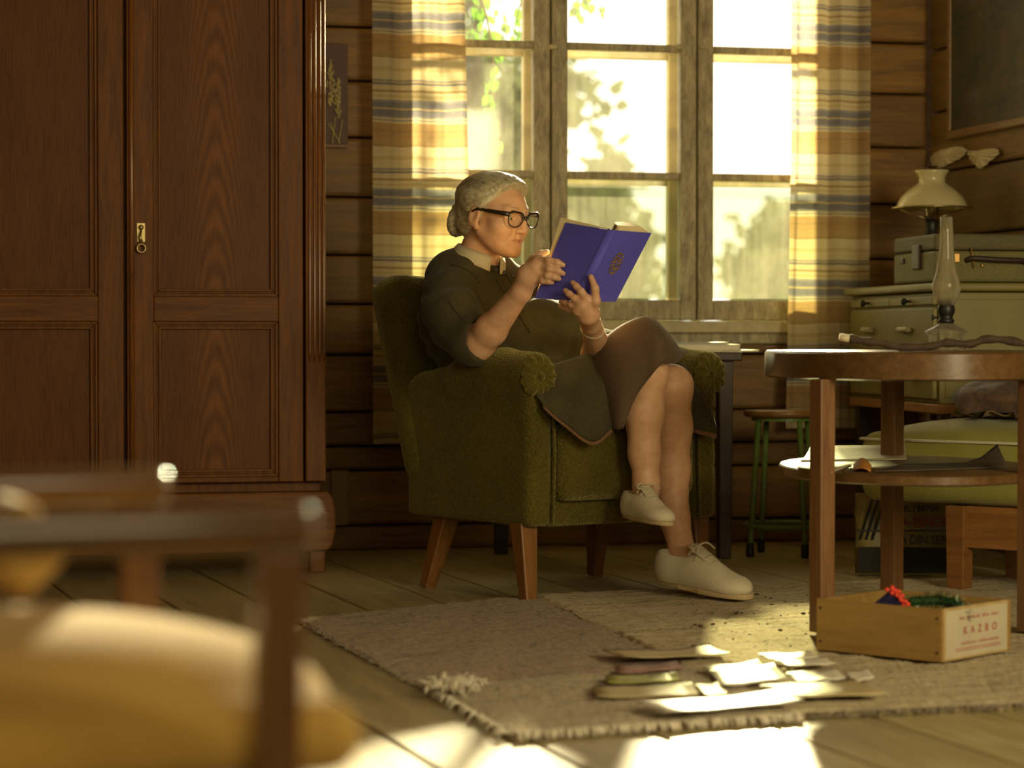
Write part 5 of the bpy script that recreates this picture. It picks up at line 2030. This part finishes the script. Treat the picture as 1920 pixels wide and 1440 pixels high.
def rug(label, pts, z, mat, seed, fringe=(), fr_len=.03, fmat=None, nu=120, nv=70):
    P = [onz(x, y, z) for x, y in pts]
    o = P[0].copy(); o.z = 0
    dx = (P[1] - P[0]); a = math.atan2(dx.y, dx.x)
    tg = thing('rug', label, 'rug', o, rot=a)
    Mi = Matrix.Rotation(-a, 3, 'Z')
    r = random.Random(seed)
    wob = [r.uniform(-.006, .006) for _ in range(60)]
    rows, low = [], []
    for i in range(nv + 1):
        row = []
        for j in range(nu + 1):
            b_, c_ = j / nu, i / nv
            p = P[0].lerp(P[1], b_).lerp(P[3].lerp(P[2], b_), c_)
            q = Mi @ (p - o)
            ex = wob[i % 60] * (1 if j in (0, nu) else 0)
            q.x += ex
            q.y += .004 * math.sin(j * .7 + seed) * (1 if i in (0, nv) else 0)
            q.z = z + .0022 * math.sin(i * 2.1 + .4 * math.sin(j * .5)) + .003 * math.sin(j * .13 + seed) * math.sin(i * .21) + r.uniform(-.0022, .0022)
            if i in (0, nv) or j in (0, nu): q.z = z - .004
            row.append(q)
        rows.append(row)
    m = MB().grid(rows)
    m.build('weave', mat, tg, smooth=True)
    # edge skirt down to the floor
    ring = rows[0] + [r_[-1] for r_ in rows[1:]] + rows[-1][::-1][1:] + [r_[0] for r_ in rows[::-1]][1:-1]
    m2 = MB(); n = len(ring)
    m2.add([Vector(p) for p in ring] + [Vector((p.x, p.y, .0005)) for p in ring], [(i, (i + 1) % n, n + (i + 1) % n, n + i) for i in range(n)])
    m2.build('edge', mat, tg)
    fm = MB()
    for side, cnt in fringe:
        for k_ in range(cnt):
            w = (k_ + .5) / cnt
            if side == 'near':
                p = rows[-1][min(nu, int(w * nu))]; dirn = Vector((r.uniform(-.5, .5), -1, 0))
            elif side == 'left':
                p = rows[min(nv, int(w * nv))][0]; dirn = Vector((-1, r.uniform(-.5, .5), 0))
            L = fr_len * r.uniform(.5, 1.2)
            e = p + dirn.normalized() * L
            fm.tube([Vector((p.x, p.y, z - .002)), Vector(((p.x + e.x) / 2, (p.y + e.y) / 2, z * .9 + .003)), Vector((e.x + r.uniform(-.004, .004), e.y, .004))], [.0025, .0030, .0016], 5)
    if fm.v:
        fm.build('fringe', fmat or mat, tg, smooth=True)['kind'] = 'stuff'
    return tg


M_fr = plain('fringe_cotton', (.62, .55, .42), .9, var=.2, scale=60)
M_frd = plain('fringe_dark', (.19, .15, .10), .9, var=.4, scale=60)
rug('mauve striped rag rug under the front of the armchair', [(552, 1160), (1030, 1110), (1330, 1250), (826, 1308)], .006, M_rug1, 1, [('left', 90)], .010, M_frd)
rug('wide sand-coloured rag rug running under the table and the planted shoe', [(1000, 1113), (2000, 1072), (2000, 1316), (1492, 1339)], .011, M_rug2, 2, [('near', 110)], .016, M_frd, 160, 80)
rug('greyish rag rug with a white fluffy corner lying nearest the bare boards', [(812, 1287), (1300, 1244), (1500, 1338), (960, 1374)], .015, M_rug3, 3, [('near', 150), ('left', 40)], .022, M_fr, 110, 40)
# fluffy white corner
fl_ = MB()
for k_ in range(160):
    p = onz(rr2.gauss(850, 26), rr2.gauss(1288, 6), .023)
    e = p + Vector((rr2.gauss(0, .012), rr2.gauss(0, .012), rr2.uniform(.004, .02)))
    fl_.tube([p, (p + e) / 2 + Vector((0, 0, .004)), e], [.0028, .0026, .001], 4)
ro = [o for o in bpy.data.objects if o.name.startswith('rug') and o.parent is None][-1]
flo = fl_.build('fluff', M_fr, None, smooth=True)
flo.parent = ro
flo.matrix_parent_inverse = Matrix.LocRotScale(ro.location, ro.rotation_euler, ro.scale).inverted()
flo['kind'] = 'stuff'
# crumbs of bark and soil on the sand rug
cr_ = MB()
for k_ in range(70):
    p = onz(rr2.uniform(1290, 1560), rr2.uniform(1105, 1215), .013)
    s = rr2.choice((.0012, .0015, .002, .002, .003, .0045))
    cr_.sphere(p, s, 6, 4, sc=(1.5, 1, .8))
co_ = cr_.build('crumbs', plain('soil', (.09, .06, .03), .9), None)
tag(co_, 'dark crumbs of bark scattered over the sunlit sand rug', 'debris', kind='stuff')

# ------------------------------------------------------------------ papers on the rug
M_white = plain('white_paper', (.74, .69, .55), .45, var=.06)
M_manila = plain('manila', (.46, .36, .18), .55, var=.12)
M_red = plain('reddish_photo', (.30, .16, .12), .35, var=.4, scale=25)
M_yel = plain('yellow_green_photo', (.34, .33, .07), .35, var=.4, scale=20)
PP = [
    ('envelope', 'curled manila envelope farthest from the crate among the papers', 'envelope', [(1128, 1226), (1330, 1220), (1376, 1233), (1170, 1240)], M_manila, .012),
    ('photograph', 'reddish photograph below the curled manila envelope', 'photograph', [(1150, 1254), (1268, 1246), (1284, 1257), (1160, 1267)], M_red, .006),
    ('photograph', 'yellow-green photograph between the reddish one and a long envelope', 'photograph', [(1134, 1272), (1266, 1266), (1277, 1280), (1140, 1286)], M_yel, .006),
    ('envelope', 'long pale envelope with a yellow corner stain near the rug edge', 'envelope', [(1108, 1292), (1296, 1286), (1312, 1308), (1120, 1312)], M_manila, .005),
    ('envelope', 'small manila envelope at the end of the long pale one', 'envelope', [(1300, 1288), (1346, 1286), (1368, 1306), (1322, 1310)], M_manila, .004),
    ('paper', 'sunlit white sheet under the upper edge of the bright pile', 'paper', [(1318, 1256), (1420, 1244), (1440, 1256), (1340, 1268)], M_white, .006),
    ('paper', 'large sunlit white sheet in the middle of the scattered papers', 'paper', [(1330, 1262), (1450, 1252), (1478, 1278), (1352, 1292)], M_white, .008),
    ('paper', 'white strip lying closest to the wooden crate', 'paper', [(1422, 1230), (1520, 1227), (1534, 1236), (1434, 1240)], M_white, .005),
    ('paper', 'second white strip out from the wooden crate', 'paper', [(1452, 1241), (1548, 1238), (1566, 1248), (1470, 1253)], M_white, .005),
    ('paper', 'white card beside the middle sheet, towards the crate', 'paper', [(1474, 1266), (1568, 1260), (1586, 1276), (1490, 1284)], M_white, .005),
    ('envelope', 'long brown envelope with a dark far edge', 'envelope', [(1424, 1290), (1600, 1280), (1662, 1306), (1470, 1312)], M_manila, .006),
    ('paper', 'small white slip beyond the card, farthest along the row', 'paper', [(1584, 1264), (1626, 1258), (1640, 1274), (1598, 1282)], M_white, .004),
    ('magazine', 'big bright open magazine nearest the bare floor', 'magazine', [(1192, 1326), (1462, 1304), (1508, 1322), (1250, 1344)], M_white, .012),
]
for i, (nm, lb, cat, pts, mt, cu) in enumerate(PP):
    sheet(nm, lb, cat, pts, mt, .0185 + .0004 * i, cu * .7, 'papers spread on the rugs', .002, lift=(lambda a, b_: .0025 * math.sin(5 * b_ + a * 2) ** 2))

# ------------------------------------------------------------------ wooden crate
M_crate = wood('crate_wood', (.22, .125, .03), (.34, .20, .055), .55, (.8, 9, 9), 4, .2, vary=.15)
M_crated = wood('crate_wood_pale', (.36, .25, .10), (.47, .34, .15), .55, (.8, 9, 9), 4, .2, vary=.1)
zr_ = .018
fl0, fr0, rr0 = onz(1530, 1218, zr_), onz(1766, 1243, zr_), onz(1846, 1218, zr_)
cu_ = (fr0 - fl0); cw = cu_.length; cu_.normalize()
cv_ = (rr0 - fr0); cd = .28
cvv = Vector((-cu_.y, cu_.x, 0))
crate = thing('crate', 'shallow wooden crate with a printed end standing by the table leg', 'crate', fl0, rot=math.atan2(cu_.y, cu_.x))
chh = 96 / FPX * 5.5
MB().box((0, 0, 0), (cw, .009, chh)).build('side_board', M_crate, crate, bevel=.002)
MB().box((0, cd - .009, 0), (cw, cd, chh)).build('side_board', M_crate, crate, bevel=.002)
MB().box((.001, .010, 0), (.012, cd - .010, chh)).build('end_board', M_crate, crate, bevel=.002)
eb = MB().box((cw - .012, .010, 0), (cw - .001, cd - .010, chh)).build('end_board', M_crated, crate, bevel=.002)
MB().box((.012, .01, .002), (cw - .012, cd - .01, .008)).build('bottom_board', M_crate, crate)
lab = MB().box((cw - .0012, .016, .006), (cw - .0004, cd - .016, chh - .006)).build('paper_label', plain('label_paper', (.50, .43, .30), .7, var=.08), crate)
M_redink = plain('red_ink', (.40, .09, .08), .7)
ea = (Vector((0, 1, 0)), Vector((0, 0, 1)))
for i_, ch_ in enumerate('KAZBO'):
    text(ch_, 'lettering', .024, M_redink, crate, Vector((cw + .0004, .085 + .029 * i_, chh * .47)), ea, 1.0, ext=.0003)
def faint_line(y0, y1, z, hgt, seed):
    r = random.Random(seed)
    m = MB(); y = y0
    while y < y1:
        w = r.uniform(.003, .007)
        if r.random() > .15:
            m.box((cw - .0003, y, z), (cw + .0004, y + w * .3, z + hgt * r.uniform(.5, 1)))
            m.box((cw - .0003, y, z), (cw + .0004, y + w, z + hgt * .22))
        y += w + .0015
    o = m.build('print_line', M_redink, crate)
    o['kind'] = 'stuff'


faint_line(.07, .225, chh * .76, .008, 1)
faint_line(.075, .225, chh * .28, .007, 2)
for a, b_ in (((.055, .20), (.235, .20)), ((.055, .16), (.235, .16))):
    MB().box((cw - .0004, a[0], chh * a[1] * 1.0), (cw + .0003, b_[0], chh * a[1] + .0015)).build('rule', M_redink, crate)
for x in (.012, cw - .012):
    for z in (.02, chh - .02):
        MB().lathe([(.003, 0), (.003, .0012), (0, .0015)], n=8, org=Vector((x, 0, z)), ax=(Vector((1, 0, 0)), Z, Vector((0, -1, 0))), cap=False).build('nail', M_dark, crate)
# things in the crate
def cloc(x, y, z):
    return fl0 + cu_ * x + cvv * y + Z * z


crz = math.atan2(cu_.y, cu_.x)
fo_ = thing('card_folder', 'dark blue card folder poking out of the crate', 'folder', cloc(.135, .06, .012), rot=crz)
hh_ = chh + .022
MB().prism([(-.06, 0), (.075, 0), (.075, hh_ * .45), (.012, hh_), (-.06, hh_ * .55)], -.002, .002, ax=(Vector((1, 0, 0)), Vector((0, .25, .97)).normalized(), Vector((0, -.97, .25)).normalized())).build('card', plain('navy_card', (.03, .03, .13), .5), fo_, bevel=.0008)
rb_ = thing('bead_string', 'bright red bead string draped over the blue folder', 'beads', cloc(.145, .075, .0), rot=crz)
for i in range(22):
    w = i / 21
    MB().sphere((.0 + .075 * w + .006 * math.sin(i * 2.2), .012 * math.cos(i * 1.7), hh_ + .006 - (hh_ * .5) * w ** 1.3), .0055, 10, 6).build('bead', plain('red_glass', (.75, .06, .025), .15) if i == 0 else bpy.data.materials['red_glass'], rb_, smooth=True)
M_tins = plain('green_tinsel', (.035, .085, .03), .25, .3, var=.5, scale=60)
gd = thing('tinsel_garland', 'dark green tinsel garland coiled in the crate', 'garland', cloc(.0, .0, .012), rot=crz)
path = crom([Vector((.17, .12, chh * .86)), Vector((.23, .15, chh * .90)), Vector((.28, .14, chh * .84)), Vector((.32, .10, chh * .70)), Vector((cw - .06, .10, chh * .58)), Vector((cw - .05, .19, chh * .66)), Vector((.25, .2, chh * .5)), Vector((.16, .18, chh * .4))], 14)
MB().tube(path, .010, 8).build('core', M_tins, gd, smooth=True)
tn = MB(); rt_ = random.Random(9)
for p in path:
    for k_ in range(26):
        d = rdir(rt_)
        tn.tube([p, p + d * rt_.uniform(.014, .024)], [.0012, .0004], 3)
tn.build('tinsel', M_tins, gd)['kind'] = 'stuff'
flr = thing('packing_board', 'pale board bedded in the bottom of the crate', 'board', cloc(.03, .03, .009), rot=crz)
MB().box((0, 0, 0), (cw - .06, cd - .06, .012)).build('board', M_crate, flr, bevel=.002)

# ------------------------------------------------------------------ blurred armchair in front
M_fgw = wood('lacquered_arm_wood', (.065, .028, .008), (.125, .056, .016), .12, (.8, 9, 9), 5, .05, coat=1.0, vary=.1)
M_fgl = wood('lacquered_leg_wood', (.075, .030, .009), (.14, .058, .017), .28, (9, 9, .8), 5, .05, coat=.5, vary=.1)
M_gold_c = cloth('ochre_cushion', (.48, .29, .07), .12, 150, .3, .3)
nf, ff2 = W(566, 962, 1.92), W(296, 889, 2.42)
dxv = Vector((ff2.x - nf.x, ff2.y - nf.y, 0)); wdt_ = dxv.length; dxv.normalize()      # across the chair
fv = Vector((dxv.y, -dxv.x, 0))
if fv.x < 0: fv = -fv                                                                  # the way it faces
fc = thing('lounge_chair', 'blurred wooden lounge chair with an ochre cushion close to the viewer', 'chair', (nf.x, nf.y, 0), rot=math.atan2(fv.y, fv.x))
# local: x forward, y across towards the far arm
az = nf.z
for y, zt2 in ((0, nf.z), (wdt_, ff2.z)):
    MB().box((-.56, y - .022, zt2 - .030), (.012, y + .022, zt2 + .006)).build('arm', M_fgw, fc, smooth=True, bevel=.0145, seg=7)
    MB().frustum((-.018, y, zt2 - .028), (-.028, y, 0), (.018, .016), (.016, .014)).build('leg', M_fgl, fc, bevel=.004)
    MB().frustum((-.50, y, zt2 - .028), (-.55, y, 0), (.018, .016), (.016, .014)).build('leg', M_fgl, fc, bevel=.004)
    MB().frustum((-.54, y, zt2 - .03), (-.66, y, zt2 + .07), (.017, .016), (.013, .013)).build('back_post', M_fgl, fc, bevel=.004)
MB().box((-.52, .02, .335), (-.02, wdt_ - .02, .375)).build('seat_frame', M_fgl, fc, bevel=.006)
q = SDF()
q.rbox((-.22, wdt_ / 2, .395), (.285, wdt_ / 2 - .028, .030), .028)
q.ell((-.22, wdt_ / 2, .40), (.31, wdt_ / 2 - .025, .085), None, .03)
q.build('seat_cushion', M_gold_c, fc, .009, 2)
q = SDF()
Mbk = np.array(Matrix.Rotation(-.30, 3, 'Y'))
q.rbox((-.59, wdt_ / 2, .50), (.04, wdt_ / 2 - .03, .13), .035, Mbk)
q.build('back_cushion', cloth('dark_upholstery', (.045, .028, .012)), fc, .009, 2)
MB().box((-.67, 0, az + .03), (-.645, wdt_, az + .07)).build('back_rail', M_fgl, fc, bevel=.006)

cq = W(24, 1018, 2.22)
cu2 = thing('cushion', 'small ochre bolster lying on the seat of the blurred lounge chair', 'cushion', cq, rot=math.atan2(fv.y, fv.x))
q = SDF()
Mq = np.array(Matrix.Rotation(math.radians(47), 3, 'Y'))
q.rbox((0, 0, 0), (.034, .075, .034), .012, Mq)
q.build('cover', M_gold_c, cu2, .007, 2)
